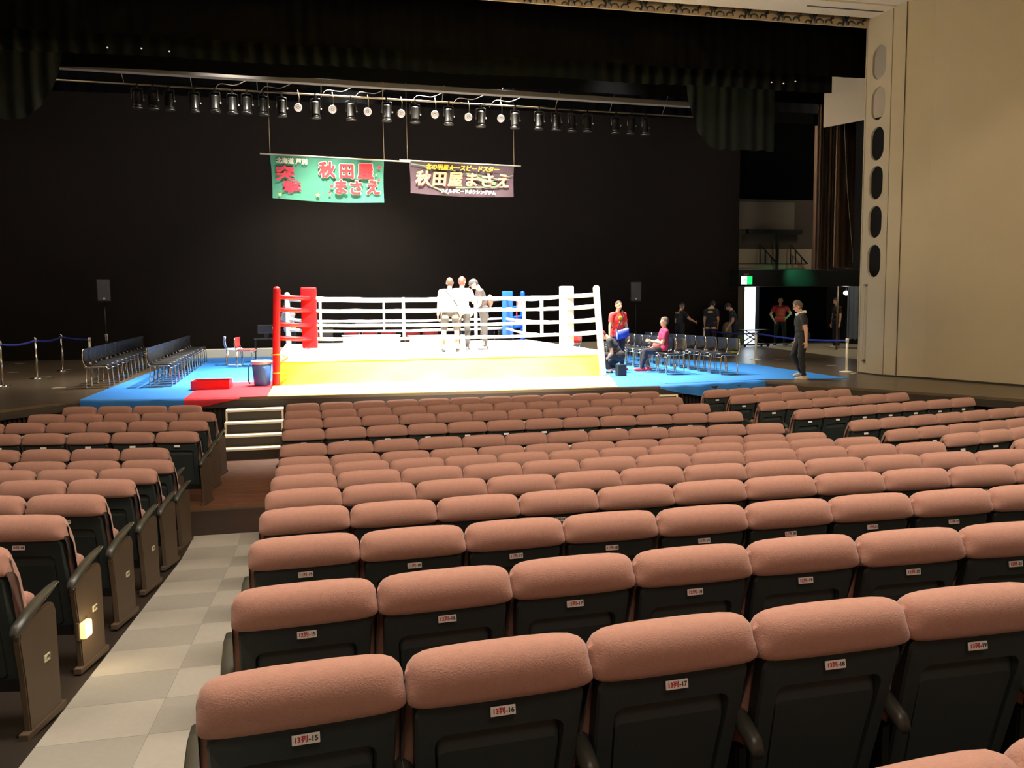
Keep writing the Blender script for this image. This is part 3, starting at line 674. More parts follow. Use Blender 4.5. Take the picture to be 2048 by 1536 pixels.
# left block, turned toward the middle
a = math.radians(-11.2); dL = Vector((-math.cos(a), -math.sin(a), 0))
nL = [4, 5, 6, 6, 6, 6, 6, 5, 5, 4, 3]
for r in range(11):
    sx = {0: -1.73, 4: -1.60}.get(r, -1.42); start = Vector((sx, yrow[r] + .19 - (sx + 1.42) * -.2 * -1, zt[r] - .932))
    if r == 4: start.y -= .08
    for k in range(nL[r]):
        p = start + dL * (.55 * (k + .5))
        rz = -math.radians(11.2)
        seat(p, rz, lab('left', r, k, 'aisle'), 'left block seats', ('%d列' % (r + 1), '-%d' % (14 - k)) if r >= 7 else None, 'R*' if k == 0 else '')
# right block, turned the other way
nR = [4, 5, 6, 7, 8, 7, 5, 3]; aR = math.radians(10.2); dR = Vector((math.cos(aR), math.sin(aR), 0))
for r in range(8):
    sx = {4: 6.88}.get(r, 6.74); start = Vector((sx, yrow[r] - .15, zt[r] - .932))
    for k in range(nR[r]):
        p = start + dR * (.525 * (k + .5))
        seat(p, aR, lab('right', r, k, 'aisle'), 'right block seats', None, 'L' if k == 0 else '')
# lit footlight on the side panel of the tenth left row
fl = thing('foot_light', 'glowing warm aisle light on the brown side panel of a left seat', 'lamp', (-1.372, 5.39, -1.90), -.19)
obj('glass', box(-.02, .022, -.048, .048, -.05, .05, .014), M_warmlamp, fl); obj('back_plate', box(-.03, -.012, -.06, .06, -.055, .055, .004), M_panel, fl)
light('POINT', (-1.27, 5.39, -1.90), (0, 0, 0), 1.6, (1, .75, .4), .03)

# ================================================================== STAGE: STEPS, SHEETS
def steps(name, label, x0, x1):
    t = thing(name, label, 'steps', (x0, 14.3, ZF))
    W = x1 - x0
    for k in range(4):
        y = .28 + k * .27; z = .185 * (k + 1)
        obj('tread', box(0, W, y, y + .27, z - .035, z, .006), M_cream, t)
        obj('riser', box(.03, W - .03, y + .02, y + .03, z - .185, z - .03), M_fascia, t)
        for xx in (.0, W - .03): obj('leg', box(xx, xx + .03, y + .0, y + .03, z - .185 if k else 0, z - .03, .003), M_cream, t)
    return t
steps('stage_steps', 'cream-edged dark portable steps up to the stage from the left aisle', -1.50, -.53)
steps('stage_steps', 'cream-edged portable steps at the right aisle, mostly hidden by seats', 6.0, 6.95)
tag(obj('blue_sheet', prism([(-4.07, 16.48), (-2.25, 16.03), (-1.2, 15.96), (6.0, 15.6), (6.9, 15.49), (9.08, 15.86), (9.0, 16.4), (9.9, 24.2), (9.6, 29.1), (-4.0, 29.15)], ZS, ZS + .006), M_tarpb), 'large blue ground sheet spread under and behind the ring', 'sheet')
tag(obj('blue_sheet', prism([(6.9, 15.9), (9.2, 16.1), (11.0, 15.75), (11.25, 20.3), (9.95, 24.1), (8, 24)], ZS + .006, ZS + .012), mat('tarp_blue_light', (46, 126, 200), .55, bump=(3, .3, .02), var=.06)), 'lighter blue sheet with a pointed corner under the right-hand chairs', 'sheet')
tag(obj('red_mat', prism([(-2.25, 16.02), (-1.6, 15.95), (-.82, 15.9), (-.8, 19.2), (-2.25, 19.2)], ZS + .006, ZS + .014), M_tarpr), 'red mat on the stage left of the ring under the red tray', 'mat')
tag(obj('yellow_mat', prism([(-.82, 15.9), (5.75, 15.55), (6.5, 18.1), (-.82, 18.12)], ZS + .006, ZS + .014), M_tarpy), 'bright yellow mat in front of the boxing ring', 'mat')
def hang(pts, depth, wav, seed):
    bm = bmesh.new(); rnd = random.Random(seed); P = []
    for a, b in zip(pts[:-1], pts[1:]):
        n = max(2, int(math.hypot(b[0] - a[0], b[1] - a[1]) / .09))
        for k in range(n): P.append((a[0] + (b[0] - a[0]) * k / n, a[1] + (b[1] - a[1]) * k / n))
    P.append(pts[-1]); n = len(P); rows = []
    for j, (dz, dy) in enumerate(((.008, .06), (.008, -.012), (-.3, -.03), (-.65, -.035), (-1, -.03))):
        row = []
        for i, (x, y) in enumerate(P):
            d = depth(i / (n - 1)) if callable(depth) else depth
            o = wav * math.sin(i * .9 + seed) * (j / 4) + wav * .6 * math.sin(i * .37 + 2) * (j / 4)
            row.append(bm.verts.new((x, y + dy + o, ZS + (dz if dz > 0 else dz * d * (1 + .07 * math.sin(i * .5))))))
        rows.append(row)
    for a, b in zip(rows[:-1], rows[1:]):
        for i in range(n - 1): f = bm.faces.new((a[i], b[i], b[i + 1], a[i + 1])); f.smooth = True
    bmesh.ops.recalc_face_normals(bm, faces=bm.faces[:]); return bm
tag(obj('sheet_overhang', hang([(-4.07, 16.45), (-2.25, 16.0)], .17, .012, 1), M_tarpb), 'blue cloth edge folded down over the stage front, left', 'sheet')
tag(obj('mat_overhang', hang([(-2.25, 16.0), (-1.6, 15.92), (-1.3, 15.9)], lambda t: .17 * (1 - t) + .02, .006, 2), M_tarpr), 'red cloth edge folded down over the stage front', 'mat')
tag(obj('sheet_overhang', hang([(6.6, 15.46), (6.9, 15.45), (7.6, 15.58), (9.1, 15.85)], lambda t: .04 + .26 * min(1, t * 2.2), .03, 3), M_tarpb), 'wrinkled blue cloth edge hanging over the stage front, right', 'sheet')
tp = None
for i, (x, y, r) in enumerate([(12.94, 21.84, 0), (12.45, 19.83, .3), (12.88, 19.2, .1), (-8.66, 28.5, 0), (-7.58, 24.4, .1), (-6.5, 20.2, 0), (-6.25, 22.3, .2), (-5.1, 19.1, 0), (-6.43, 24.9, 0), (11.9, 16.9, .5)]):
    if tp is None: o = tp = obj('tape_mark', box(-.13, .13, -.035, .035, 0, .002), M_tape)
    else: o = obj('tape_mark', tp.data, None)
    o.location = (x, y, ZS + .007 if x < 14 else ZS + .01); o.rotation_euler = (0, 0, r)
    tag(o, 'pale tape mark on the dark stage boards, ' + ['left of the walking man, farthest back', 'just left of the walking man', 'between the walking man and the slotted wall', 'far left under the backdrop', 'left of the second chrome post', 'at the foot of the leftmost chrome post', 'beside the second chrome post', 'in front of the outer black chairs', 'at the foot of the third chrome post', 'touching the foot of the slotted wall'][i], 'tape', 'tape marks')

# ================================================================== BOXING RING
rg = thing('boxing_ring', 'floodlit boxing ring with white canvas, yellow skirt and white ropes', 'boxing ring', (2.8, 21.6, ZS))
X0, X1, YA, YB = -3.5, 3.5, -3.4, 3.4; H = .58
obj('platform', box(X0 + .05, X1 - .05, YA + .05, YB - .05, .01, H - .03), M_case, rg)
obj('canvas', box(X0, X1, YA, YB, H - .03, H, .012), M_canvas, rg)
def skirt(p0, p1, seed):
    bm = bmesh.new(); rnd = random.Random(seed); p0 = Vector(p0); p1 = Vector(p1); d = p1 - p0; L = d.length; d.normalize(); nr = Vector((d.y, -d.x, 0)); n = int(L / .08); rows = []
    for j, v in enumerate((0, .2, .45, .7, 1)):
        row = []
        for i in range(n + 1):
            s = i / n; e = min(s, 1 - s) * L
            o = .03 * v + .035 * v * noise.noise(Vector((s * L * 1.1 + v * .9, seed, v * 1.5))) + (.05 * math.sin(e * 7 + v * 5) * v * math.exp(-e * 1.2))
            row.append(bm.verts.new(p0 + d * (s * L) + nr * o + Vector((0, 0, (H - .035) * (1 - v) + .004))))
        rows.append(row)
    for a, b in zip(rows[:-1], rows[1:]):
        for i in range(n): f = bm.faces.new((a[i], b[i], b[i + 1], a[i + 1])); f.smooth = True
    bmesh.ops.recalc_face_normals(bm, faces=bm.faces[:]); return bm
for i, (p, q) in enumerate((((X0, YA, 0), (X1, YA, 0)), ((X1, YA, 0), (X1, YB, 0)), ((X1, YB, 0), (X0, YB, 0)), ((X0, YB, 0), (X0, YA, 0)))):
    obj('skirt', skirt(p, q, i * 3.1 + 1), M_skirt, rg)
b = bmesh.new()
def lip(p, q):
    bx(b, min(p[0], q[0]) - .03, max(p[0], q[0]) + .03, min(p[1], q[1]) - .03, max(p[1], q[1]) + .03, H - .10, H + .002, .01)
lip((X0, YA), (X1, YA)); lip((X1, YA), (X1, YB)); lip((X0, YB), (X1, YB)); lip((X0, YA), (X0, YB)); obj('canvas_edge', b, M_canvas, rg)
def post(x, y, tx, ty, m, label):
    o = obj('corner_post', lathe([(.0, 0), (.075, 0), (.075, .06)] + [(.075, 1.94 + .0), (.074, 1.98), (.06, 2.02), (.03, 2.04), (0, 2.045)], 20), m, rg, loc=(x, y, .0), smooth=True, label=label)
    dv = Vector((tx - x, ty - y, 2.03)); o.rotation_euler = dv.to_track_quat('Z', 'Y').to_euler(); return o
PF = [(-3.55, -3.5, -3.47, -3.46, M_redpad, 'red corner post', 'FL'), (3.58, -3.42, 3.42, -3.4, M_whitepad, 'white corner post', 'FR'), (3.42, 3.42, 3.42, 3.42, M_bluepad, 'blue corner post', 'BR'), (-3.45, 3.42, -3.45, 3.42, M_whitepad, 'white corner post', 'BL')]
for x, y, tx, ty, m, l, _ in PF: post(x, y, tx, ty, m, l)
def pad(x, y, ang, m, l, z0=.76, z1=2.03, wd=.16):
    b = bmesh.new(); bx(b, -wd, wd, -.07, .07, 0, z1 - z0, .03)
    return obj('corner_pad', b, m, rg, loc=(x, y, z0), rot=ang, label=l)
RI = 2.86  # rope square half-size at the pads
pads = [(-2.84, -3.04, -.15, M_redpad, 'red corner pad'), (2.84, -3.04, .15, M_whitepad, 'white corner pad'), (2.83, 2.9, -.1, M_bluepad, 'blue corner pad'), (-2.86, 2.9, .1, M_whitepad, 'white corner pad')]
for x, y, a_, m, l in pads: pad(x, y, a_, m, l, z0=.74 if m is M_redpad else .68)
zr = [1.79, 1.53, 1.225, .94]
cs = [(-2.78, -3.08), (2.80, -3.08), (2.80, 3.08), (-2.78, 3.08)]
for q in range(4):
    pa, pb_ = cs[q], cs[(q + 1) % 4]
    for z in zr:
        n = 14; rnd = random.Random(int(z * 100) + q); pts = []
        for k in range(n + 1):
            t = k / n; sag = -.03 * math.sin(PI * t) + rnd.uniform(-.006, .006); o_ = 0
            if q == 1 and z < 1.0: sag += -.05 * math.sin(PI * t)
            pts.append((pa[0] + (pb_[0] - pa[0]) * t, pa[1] + (pb_[1] - pa[1]) * t, z + sag))
        obj('rope', tube(pts, .034, 8, rs=[.034 + rnd.uniform(-.004, .006) for _ in pts]), M_rope, rg)
def spacer(q, t):
    pa, pb_ = cs[q], cs[(q + 1) % 4]; x = pa[0] + (pb_[0] - pa[0]) * t; y = pa[1] + (pb_[1] - pa[1]) * t
    b = bmesh.new(); horiz = q in (0, 2); wd = .028
    rings = [[Vector((x + (dx if horiz else dy), y + (dy if horiz else dx), z)) for dx, dy in ((-wd, -.036), (wd, -.036), (wd, .036), (-wd, .036))] for z in (.90, 1.22, 1.5, 1.80)]
    loft(rings, True, b); obj('rope_spacer', b, M_rope, rg)
for q, t in ((0, .03), (0, .345), (0, .63), (2, .34), (2, .64), (1, .33), (1, .62), (3, .35), (3, .66)): spacer(q, t)
# turnbuckle covers between posts and rope corners
for (c_, p_, m) in ((cs[0], (-3.5, -3.48), M_redpad), (cs[1], (3.5, -3.4), M_whitepad), (cs[2], (3.42, 3.42), M_bluepad), (cs[3], (-3.45, 3.42), M_whitepad)):
    for z in zr:
        obj('turnbuckle_cover', tube([(p_[0], p_[1], z + .05), (p_[0] * .5 + c_[0] * .5, p_[1] * .5 + c_[1] * .5, z + .02), (c_[0], c_[1], z)], .05, 10), m, rg)
b = bmesh.new()
for z in (.62, 1.0): tube([(-3.63, -3.56, z - .35), (-3.45, -3.56, z - .35), (-3.3, -3.44, z - .42)], .015, 6, b)
obj('tie_strap', b, M_byel, rg)
tw = tag(obj('towel', cloth_strip((5.9, 24.4), (6.15, 24.65), -.15, .28, 3, .05), M_canvas), 'white towel hung on the ropes by the blue corner', 'towel')
obj('cord', tube([(5.9, 24.35, .12), (5.86, 24.3, -.25), (5.9, 24.35, -.45)], .018, 6), M_redpad, tw)

# ================================================================== THINGS ROUND THE RING
t = thing('waste_bin', 'round blue plastic bin standing by the red corner post', 'bin', (-1.03, 18.25, ZS + .012))
obj('body', lathe([(0, 0), (.155, 0), (.165, .03), (.195, .45), (.19, .45), (.0, .44)], 24), M_bin, t, smooth=True); obj('rim', lathe([(.19, .44), (.215, .44), (.215, .50), (.19, .52), (0, .52)], 24), M_binlid, t); obj('handle', tube(arcpath([(-.2, -.02, .46), (-.26, -.05, .42), (-.27, -.06, .1), (-.24, -.06, .04)], .05), .013, 6), M_tarpb, t)
t = thing('red_tray', 'shallow red wooden tray on the red mat', 'tray', (-1.98, 17.55, ZS + .014), -.03)
b = bmesh.new(); wd, dp, h = .36, .60, .17
for x0_, x1_, y0_, y1_ in ((-wd, wd, 0, .02), (-wd, wd, dp - .02, dp), (-wd, -wd + .02, .02, dp - .02), (wd - .02, wd, .02, dp - .02)): bx(b, x0_, x1_, y0_, y1_, 0, h, .003)
obj('walls', b, M_redbox, t); obj('bottom', box(-wd + .02, wd - .02, .02, dp - .02, 0, .04), M_redin, t); b = bmesh.new()
for k in range(7): ellips((-.25 + k * .08, .3 + .1 * math.sin(k * 2), .07), (.05, .06, .03), 8, 5, b)
obj('powder_lumps', b, M_redin, t)
t = thing('judge_table', 'small dark side table with thin legs left of the ring', 'table', (-1.32, 26.4, ZS)); obj('tabletop', box(-.35, .35, -.25, .25, .68, .71, .004), M_case, t)
for x in (-.32, .32):
    for y in (-.22, .22): obj('leg', box(x - .012, x + .012, y - .012, y + .012, 0, .68), M_black, t)
t = thing('timer_box', 'dark grey timer box on the small side table left of the ring', 'box', (-1.32, 26.4, ZS + .71)); obj('case', box(-.25, .25, -.12, .12, .14, .40, .02), M_case, t); obj('stand', box(-.06, .06, -.06, .06, 0, .14), M_black, t); obj('screen', box(-.22, .22, -.126, -.119, .17, .37), M_black, t)
def folding_table(x, y, label, wd=1.75, top=.74):
    t = thing('folding_table', label, 'table', (x, y, ZS)); h = wd / 2
    obj('tabletop', box(-h, h, -.3, .3, top - .03, top, .006), M_white, t); obj('front_board', box(-h + .02, h - .02, -.30, -.285, top - .26, top - .03), M_white, t)
    for sx in (-1, 1):
        for sy in (-1, 1): obj('leg', tube([(sx * (h - .12), sy * .22, 0), (sx * (h - .12), sy * .22, top - .03)], .014, 6), M_chrome, t)
    return t
folding_table(1.75, 26.2, 'white folding table behind the ring, left of the two', 1.75, .76); folding_table(3.75, 26.2, 'white folding table behind the ring, right of the two', 1.75, .72)
t = thing('equipment_case', 'brown hard equipment case behind the red corner pad', 'case', (.35, 26.4, ZS + .60)); obj('body', box(-.27, .27, -.2, .2, 0, .32, .015), M_case, t); obj('lid', box(-.28, .28, -.21, .21, .32, .36, .01), M_case, t); obj('latch', box(-.04, .04, -.215, -.2, .27, .33), M_pipe, t)
t = thing('case_stand', 'low dark stand carrying the brown equipment case', 'stand', (.35, 26.4, ZS)); obj('top', box(-.3, .3, -.22, .22, .56, .6), M_case, t)
for x in (-.27, .27):
    for y in (-.19, .19): obj('leg', box(x - .015, x + .015, y - .015, y + .015, 0, .56), M_black, t)

# chairs
def sled_chair(name, label, pad_m, group, fr_m=None):
    fr_m = fr_m or M_chrome
    t = thing(name, label, 'chair', (0, 0, ZS), 0, group)
    for s in (-1, 1):
        x = s * .235
        obj('side_frame', tube(arcpath([(x, -.25, .80), (x, -.27, .60), (x, -.215, .445), (x, .19, .445), (x, .22, .02), (x, -.22, .02), (x, -.19, .43)], .04, 3), .0125, 7), fr_m, t)
    obj('cross_bar', tube([(-.235, .2, .40), (.235, .2, .40)], .01, 6), fr_m, t)
    b = bmesh.new(); rings = []
    for y, z in ((-.20, .455), (-.1, .448), (.05, .45), (.17, .458), (.215, .445)): rings.append([Vector((-.215, y, z)), Vector((.215, y, z)), Vector((.215, y, z + .028)), Vector((-.215, y, z + .028))])
    obj('seat', loft(rings, True), pad_m, t)
    rings = []
    for z, y in ((.52, -.225), (.60, -.255), (.70, -.262), (.79, -.25), (.81, -.245)): rings.append([Vector((-.222, y, z)), Vector((0, y - .03, z)), Vector((.222, y, z)), Vector((.222, y + .02, z)), Vector((0, y - .01, z)), Vector((-.222, y + .02, z))])
    obj('backrest', loft(rings, True), pad_m, t)
    return t
ch = None
def place(x, y, rz, label, group, z=ZS):
    global ch
    if ch is None: ch = sled_chair('stage_chair', label, M_cseat, group); ch.location = (x, y, z); ch.rotation_euler = (0, 0, rz); return ch
    return dup(ch, (x, y, z), rz, label, group)
for k in range(14):
    place(-4.28 - k * .03, 18.95 + k * .62, -PI / 2 + random.uniform(-.04, .04), 'black chrome chair, outer row left of the ring, %s from the front' % ORD[k], 'black chairs left of the ring', ZS + (.0))
for k in range(14):
    place(-3.03 - k * .02, 18.75 + k * .60, -PI / 2 + random.uniform(-.04, .04), 'black chrome chair, inner row left of the ring, %s from the front' % ORD[k], 'black chairs left of the ring', ZS + .006)
for k in range(10):
    place(9.03, 17.55 + k * .56, PI / 2 + random.uniform(-.05, .05), 'black chrome chair, outer row right of the ring, %s from the front' % ORD[k], 'black chairs right of the ring', ZS + .012)
for k in range(9):
    place(7.95 + k * .04, 18.0 + k * .62, PI / 2 + random.uniform(-.05, .05), 'black chrome chair, inner row right of the ring, %s from the front' % ORD[k], 'black chairs right of the ring', ZS + .012)
for k in range(3):
    place(4.95 + k * .62, 26.9, PI + .05, 'black chair behind the ring near the blue corner, %s from the left' % ORD[k], 'black chairs behind the ring')
rc = sled_chair('red_chair', 'red padded chair tucked behind the ring, first from the left', M_redchair, 'red chairs behind the ring'); rc.location = (1.22, 27.0, ZS + .006); rc.rotation_euler = (0, 0, PI)
for k, x in enumerate((1.8, 2.38, 3.12, 3.7)): dup(rc, (x, 27.0, ZS + .006), PI + random.uniform(-.05, .05), 'red padded chair tucked behind the ring, %s from the left' % ORD[k + 1], 'red chairs behind the ring')
dup(rc, (-1.75, 24.3, ZS + .006), -PI / 2 - .2, 'red chair alone on the blue sheet left of the ring', 'red chairs beside the ring'); dup(rc, (7.35, 23.9, ZS + .012), PI / 2 + .4, 'red chair right of the ring seen behind the white post', 'red chairs beside the ring')
wc = sled_chair('white_chair', 'pale chair just left of the lone red chair', M_binlid, None); wc.location = (-2.15, 25.2, ZS + .006); wc.rotation_euler = (0, 0, -1.4)

# crowd barrier posts and belts
def stanchion(x, y, label, m=M_chrome, h=.97, group='chrome barrier posts'):
    t = thing('barrier_post', label, 'post', (x, y, ZS + .001), 0, group)
    obj('base', lathe([(0, 0), (.16, 0), (.165, .012), (.05, .03), (0, .03)], 24), m, t, smooth=True); obj('pole', lathe([(0, .02), (.03, .02), (.03, h - .09), (0, h - .09)], 14), m, t); obj('head', lathe([(0, h - .1), (.038, h - .1), (.038, h - .01), (.03, h), (0, h)], 14), m, t)
    return t
L0 = [(-6.42, 19.95, .97), (-6.33, 22.0, .97), (-6.42, 24.5, .97)]
stanchion(*L0[0][:2], 'chrome barrier post at the left picture edge'); stanchion(*L0[1][:2], 'second chrome barrier post from the left'); stanchion(*L0[2][:2], 'third chrome barrier post from the left')
stanchion(-6.0, 25.6, 'cream barrier post behind the nearest black chairs', M_cream, .84, 'cream barrier posts'); stanchion(-6.3, 29.0, 'cream barrier post farthest back on the left', M_cream, .84, 'cream barrier posts')
def belt(p, q, z0, z1, label, sag=.05):
    bm = bmesh.new(); n = 12; rings = []
    p = Vector(p); q = Vector(q); d = (q - p).normalized(); nr = Vector((-d.y, d.x)) * .002
    for k in range(n + 1):
        t = k / n; c = p.lerp(q, t); z = z0 + (z1 - z0) * t - sag * math.sin(PI * t)
        rings.append([Vector((c.x + nr.x, c.y + nr.y, z + .045)), Vector((c.x + nr.x, c.y + nr.y, z - .0)), Vector((c.x - nr.x, c.y - nr.y, z)), Vector((c.x - nr.x, c.y - nr.y, z + .045))])
    return tag(obj('barrier_belt', loft(rings), M_belt), label, 'belt')
belt((-6.42, 19.99), (-6.33, 21.96), ZS + .87, ZS + .87, 'blue belt between the two nearest left barrier posts'); belt((-6.33, 22.04), (-6.42, 24.46), ZS + .87, ZS + .87, 'blue belt between second and third left barrier posts'); belt((-6.42, 24.54), (-6.03, 25.56), ZS + .87, ZS + .76, 'short blue belt running to the cream post by the chairs', .01)
stanchion(12.0, 17.3, 'white barrier post beside the slotted wall', M_cream, .78, 'white barrier posts on the right'); stanchion(12.26, 21.9, 'white barrier post on the dark boards left of the walking man', M_cream, .82, 'white barrier posts on the right'); stanchion(12.6, 25.9, 'white barrier post standing behind the right-hand chairs', M_cream, .82, 'white barrier posts on the right')
belt((12.0, 17.34), (12.25, 21.86), ZS + .70, ZS + .73, 'dark blue belt passing behind the walking man', .06); belt((12.26, 21.95), (12.6, 25.86), ZS + .73, ZS + .73, 'dark blue belt between the two farther right barrier posts', .06)
# loudspeakers on stands
def speaker(x, y, label, l2, zc, rz):
    t = thing('loudspeaker', label, 'loudspeaker', (x, y, zc), rz); b = bmesh.new()
    loft([[Vector(p) for p in ((-.19, -.18, z), (.19, -.18, z), (.13, .18, z), (-.13, .18, z))] for z in (-.34, .34)], True, b); bmesh.ops.bevel(b, geom=b.edges[:], offset=.012, segments=2, affect='EDGES'); obj('cabinet', b, mat('speaker_black', (34, 33, 32), .6), t)
    obj('grille', box(-.17, .17, -.19, -.178, -.31, .31, .004), mat('speaker_grille', (54, 50, 48), .7), t); b = bmesh.new(); ellips((0, -.193, -.25), (.03, .006, .03), 10, 6, b); obj('badge', b, M_plate, t)
    s = thing('speaker_stand', l2, 'stand', (x, y, ZS + .001)); hh = zc - .34 - ZS
    obj('pole', tube([(0, 0, .3), (0, 0, hh)], .018, 8), M_black, s); obj('collar', tube([(0, 0, .58), (0, 0, .66)], .03, 8), M_black, s)
    for k in range(3): a_ = k * 2.094 + .3; obj('leg', tube([(0, 0, .6), (.42 * math.cos(a_), .42 * math.sin(a_), .012)], .013, 6), M_black, s)
speaker(-6.15, 28.3, 'black loudspeaker on a pole, left side in front of the backdrop', 'black tripod stand under the left loudspeaker', .59, .2); speaker(11.1, 28.2, 'black loudspeaker on a pole, right side in front of the backdrop', 'black tripod stand under the right loudspeaker', .45, -.3)
# trolley by the door
t = thing('folding_trolley', 'black folding trolley with crossed legs in front of the bright doorway', 'trolley', (15.9, 28.6, ZS + .006), .1)
for y in (-.2, .2):
    b = bmesh.new(); tube([(-.5, y, .08), (.5, y, .62)], .018, 6, b); tube([(.5, y, .08), (-.5, y, .62)], .018, 6, b); obj('cross_leg', b, M_black, t)
obj('base', box(-.55, .55, -.25, .25, .07, .11), M_black, t); obj('top', box(-.55, .55, -.25, .25, .60, .63), M_black, t)
for x in (-.5, .5):
    for y in (-.2, .2): obj('wheel', tube([(x, y - .015, .045), (x, y + .015, .045)], .045, 10), M_black, t)
tag(obj('coat_rack', ellips((0, 0, 0), (.22, .2, .32), mtx=None), mat('bundle_grey', (88, 82, 66), .9), loc=(14.8, 28.5, ZS + .62)), 'grey bundle of cloth heaped left of the trolley', 'bundle')
tag(obj('bundle_crate', box(14.5, 15.1, 28.2, 28.8, ZS, ZS + .33, .01), M_black), 'black crate under the grey cloth bundle', 'crate')
tag(obj('red_barrel', lathe([(0, 0), (.2, 0), (.22, .25), (.2, .5), (0, .5)], 16, (12.6, 27.6, ZS)), M_cseat), 'dark round drum behind the right-hand chairs', 'drum')
tag(obj('black_box', box(6.66, 6.86, 17.95, 18.15, ZS + .012, ZS + .26, .01), M_black), 'small black box on the floor at the white corner post', 'box')
# ================================================================== PEOPLE
import numpy as np
def capsule(bm, p0, p1, r0, r1, n=10):
    p0 = Vector(p0); p1 = Vector(p1); d = (p1 - p0); L = max(d.length, 1e-5); d.normalize()
    up = Vector((0, 0, 1)) if abs(d.z) < .9 else Vector((1, 0, 0)); s = d.cross(up).normalized(); t = s.cross(d)
    rings = []
    for a in (-80, -50, -20, 0): a_ = math.radians(a); rings.append((p0 + d * r0 * math.sin(a_), r0 * math.cos(a_)))
    for a in (0, 20, 50, 80): a_ = math.radians(a); rings.append((p1 + d * r1 * math.sin(a_), r1 * math.cos(a_)))
    R = [[c + (s * math.cos(2 * PI * k / n) + t * math.sin(2 * PI * k / n)) * r for k in range(n)] for c, r in rings]
    loft(R, True, bm)
def rotm(x=0, y=0, z=0): return Euler((x, y, z)).to_matrix()
SKIN = {}
def person(label, loc, rz, P):
    """P: pose and clothes. body frame: x right, y forward, z up; heights for a 1.75 m figure, scaled."""
    s = P.get('h', 1.72) / 1.75
    root = thing('person', label, 'person', loc, rz)
    bm = bmesh.new(); segs = []      # (label, p0, p1, radius)
    def cap(lb, p0, p1, r0, r1): capsule(bm, p0, p1, r0, r1); segs.append((lb, Vector(p0), Vector(p1), (r0 + r1) / 2))
    def ell(lb, c, r, m=None): ellips(c, r, 14, 10, bm, 0, m); segs.append((lb, Vector(c), Vector(c) + Vector((0, 0, .001)), min(r) ))
    pel = Vector(P.get('pel', (0, 0, .93)))
    lean = rotm(-P.get('lean', 0), P.get('side', 0), P.get('twist', 0))      # forward lean is positive
    def T(v): return pel + lean @ Vector(v)
    bw = P.get('build', 1.0)
    # torso: stacked ellipsoids and capsules
    ell('pelvis', pel + Vector((0, 0, .0)), (.155 * bw, .11 * bw, .12)); cap('pelvis', T((-.07, 0, .02)), T((.07, 0, .02)), .105 * bw, .105 * bw)
    ell('torso', T((0, .005, .16)), (.142 * bw, .10 * bw, .14), lean); ell('torso', T((0, 0, .32)), (.160 * bw, .108 * bw, .17), lean)
    cap('torso', T((-.12, -.005, .45)), T((.12, -.005, .45)), .062, .062); ell('torso', T((0, -.01, .42)), (.15, .085, .08), lean)
    cap('neck', T((0, -.005, .47)), T((0, .01, .57)), .058, .052)
    hr = lean @ rotm(-P.get('nod', 0), P.get('tilt', 0), P.get('turn', 0))
    hc = T((0, .01, .56)) + hr @ Vector((0, .012, .105))
    def Hd(v): return hc + hr @ Vector(v)
    ell('head', Hd((0, -.01, .02)), (.076, .095, .098), hr); ell('head', Hd((0, .018, -.05)), (.058, .068, .066), hr); ell('face', Hd((0, .035, -.085)), (.03, .03, .02), hr)
    cap('face', Hd((0, .083, .005)), Hd((0, .100, -.03)), .009, .015)
    for q in (-1, 1): ell('ear', Hd((q * .078, -.012, -.012)), (.010, .02, .032), hr)
    # arms
    for q, side in ((-1, 'L'), (1, 'R')):
        ua, fa, ha = [Vector(v).normalized() for v in P.get('arm' + side, ((.12, .0, -1), (.08, .15, -1), (.05, .2, -1)))]
        fx = lambda v: Vector((v.x * q, v.y, v.z))
        sh = T((q * .175 * bw, -.005, .435)); loc_ = P.get('armworld', False)
        ua, fa, ha = (fx(ua), fx(fa), fx(ha)) if loc_ else (lean @ fx(ua), lean @ fx(fa), lean @ fx(ha))
        el = sh + ua * .285; wr = el + fa * .25
        cap('uparm', sh, el, .056, .042); cap('forearm', el, wr - fa * .01, .041, .027)
        # hand: palm, four fingers, thumb
        pn = Vector(P.get('palm' + side, (-q * 1.0, 0, 0))); pn = (pn - ha * pn.dot(ha)).normalized(); sd = ha.cross(pn).normalized()
        fwd = sd if sd.y > 0 else -sd
        ell_m = Matrix((fwd, pn, ha)).transposed()
        ellips(wr + ha * .05, (.040, .016, .052), 10, 8, bm, 0, ell_m); segs.append(('hand', wr, wr + ha * .09, .03))
        for k, (o, ln) in enumerate(((.030, .068), (.010, .078), (-.010, .074), (-.029, .058))):
            b0 = wr + ha * .088 + fwd * o; m1 = b0 + (ha * .9 + pn * .3).normalized() * ln * .5; e1 = m1 + (ha * .6 + pn * .75).normalized() * ln * .5
            capsule(bm, b0, m1, .0105, .0095, 8); capsule(bm, m1, e1, .0095, .0082, 8); segs.append(('hand', b0, e1, .01))
        t0 = wr + ha * .03 + fwd * .032; t1 = t0 + (ha * .6 + fwd * .7 + pn * .2).normalized() * .035; t2 = t1 + (ha * .85 + fwd * .2 + pn * .4).normalized() * .032
        capsule(bm, t0, t1, .0125, .011, 8); capsule(bm, t1, t2, .011, .009, 8); segs.append(('hand', t0, t2, .011))
        # legs
        th, sh_, ft = [Vector(v).normalized() for v in P.get('leg' + side, ((.06, 0, -1), (.0, -.02, -1), (.1, 1, -.02)))]
        th, sh_, ft = fx(th), fx(sh_), fx(ft)
        hip = pel + Vector((q * .088 * bw, 0, -.02)); kn = hip + th * .42; an = kn + sh_ * .41
        cap('thigh', hip, kn, .088 * (.5 + .5 * bw), .058); ell('thigh', hip + th * .12 + Vector((0, -.02, 0)), (.082, .085, .10)); cap('shin', kn, kn + sh_ * .2, .056, .054); cap('shin', kn + sh_ * .18, an, .053, .036)
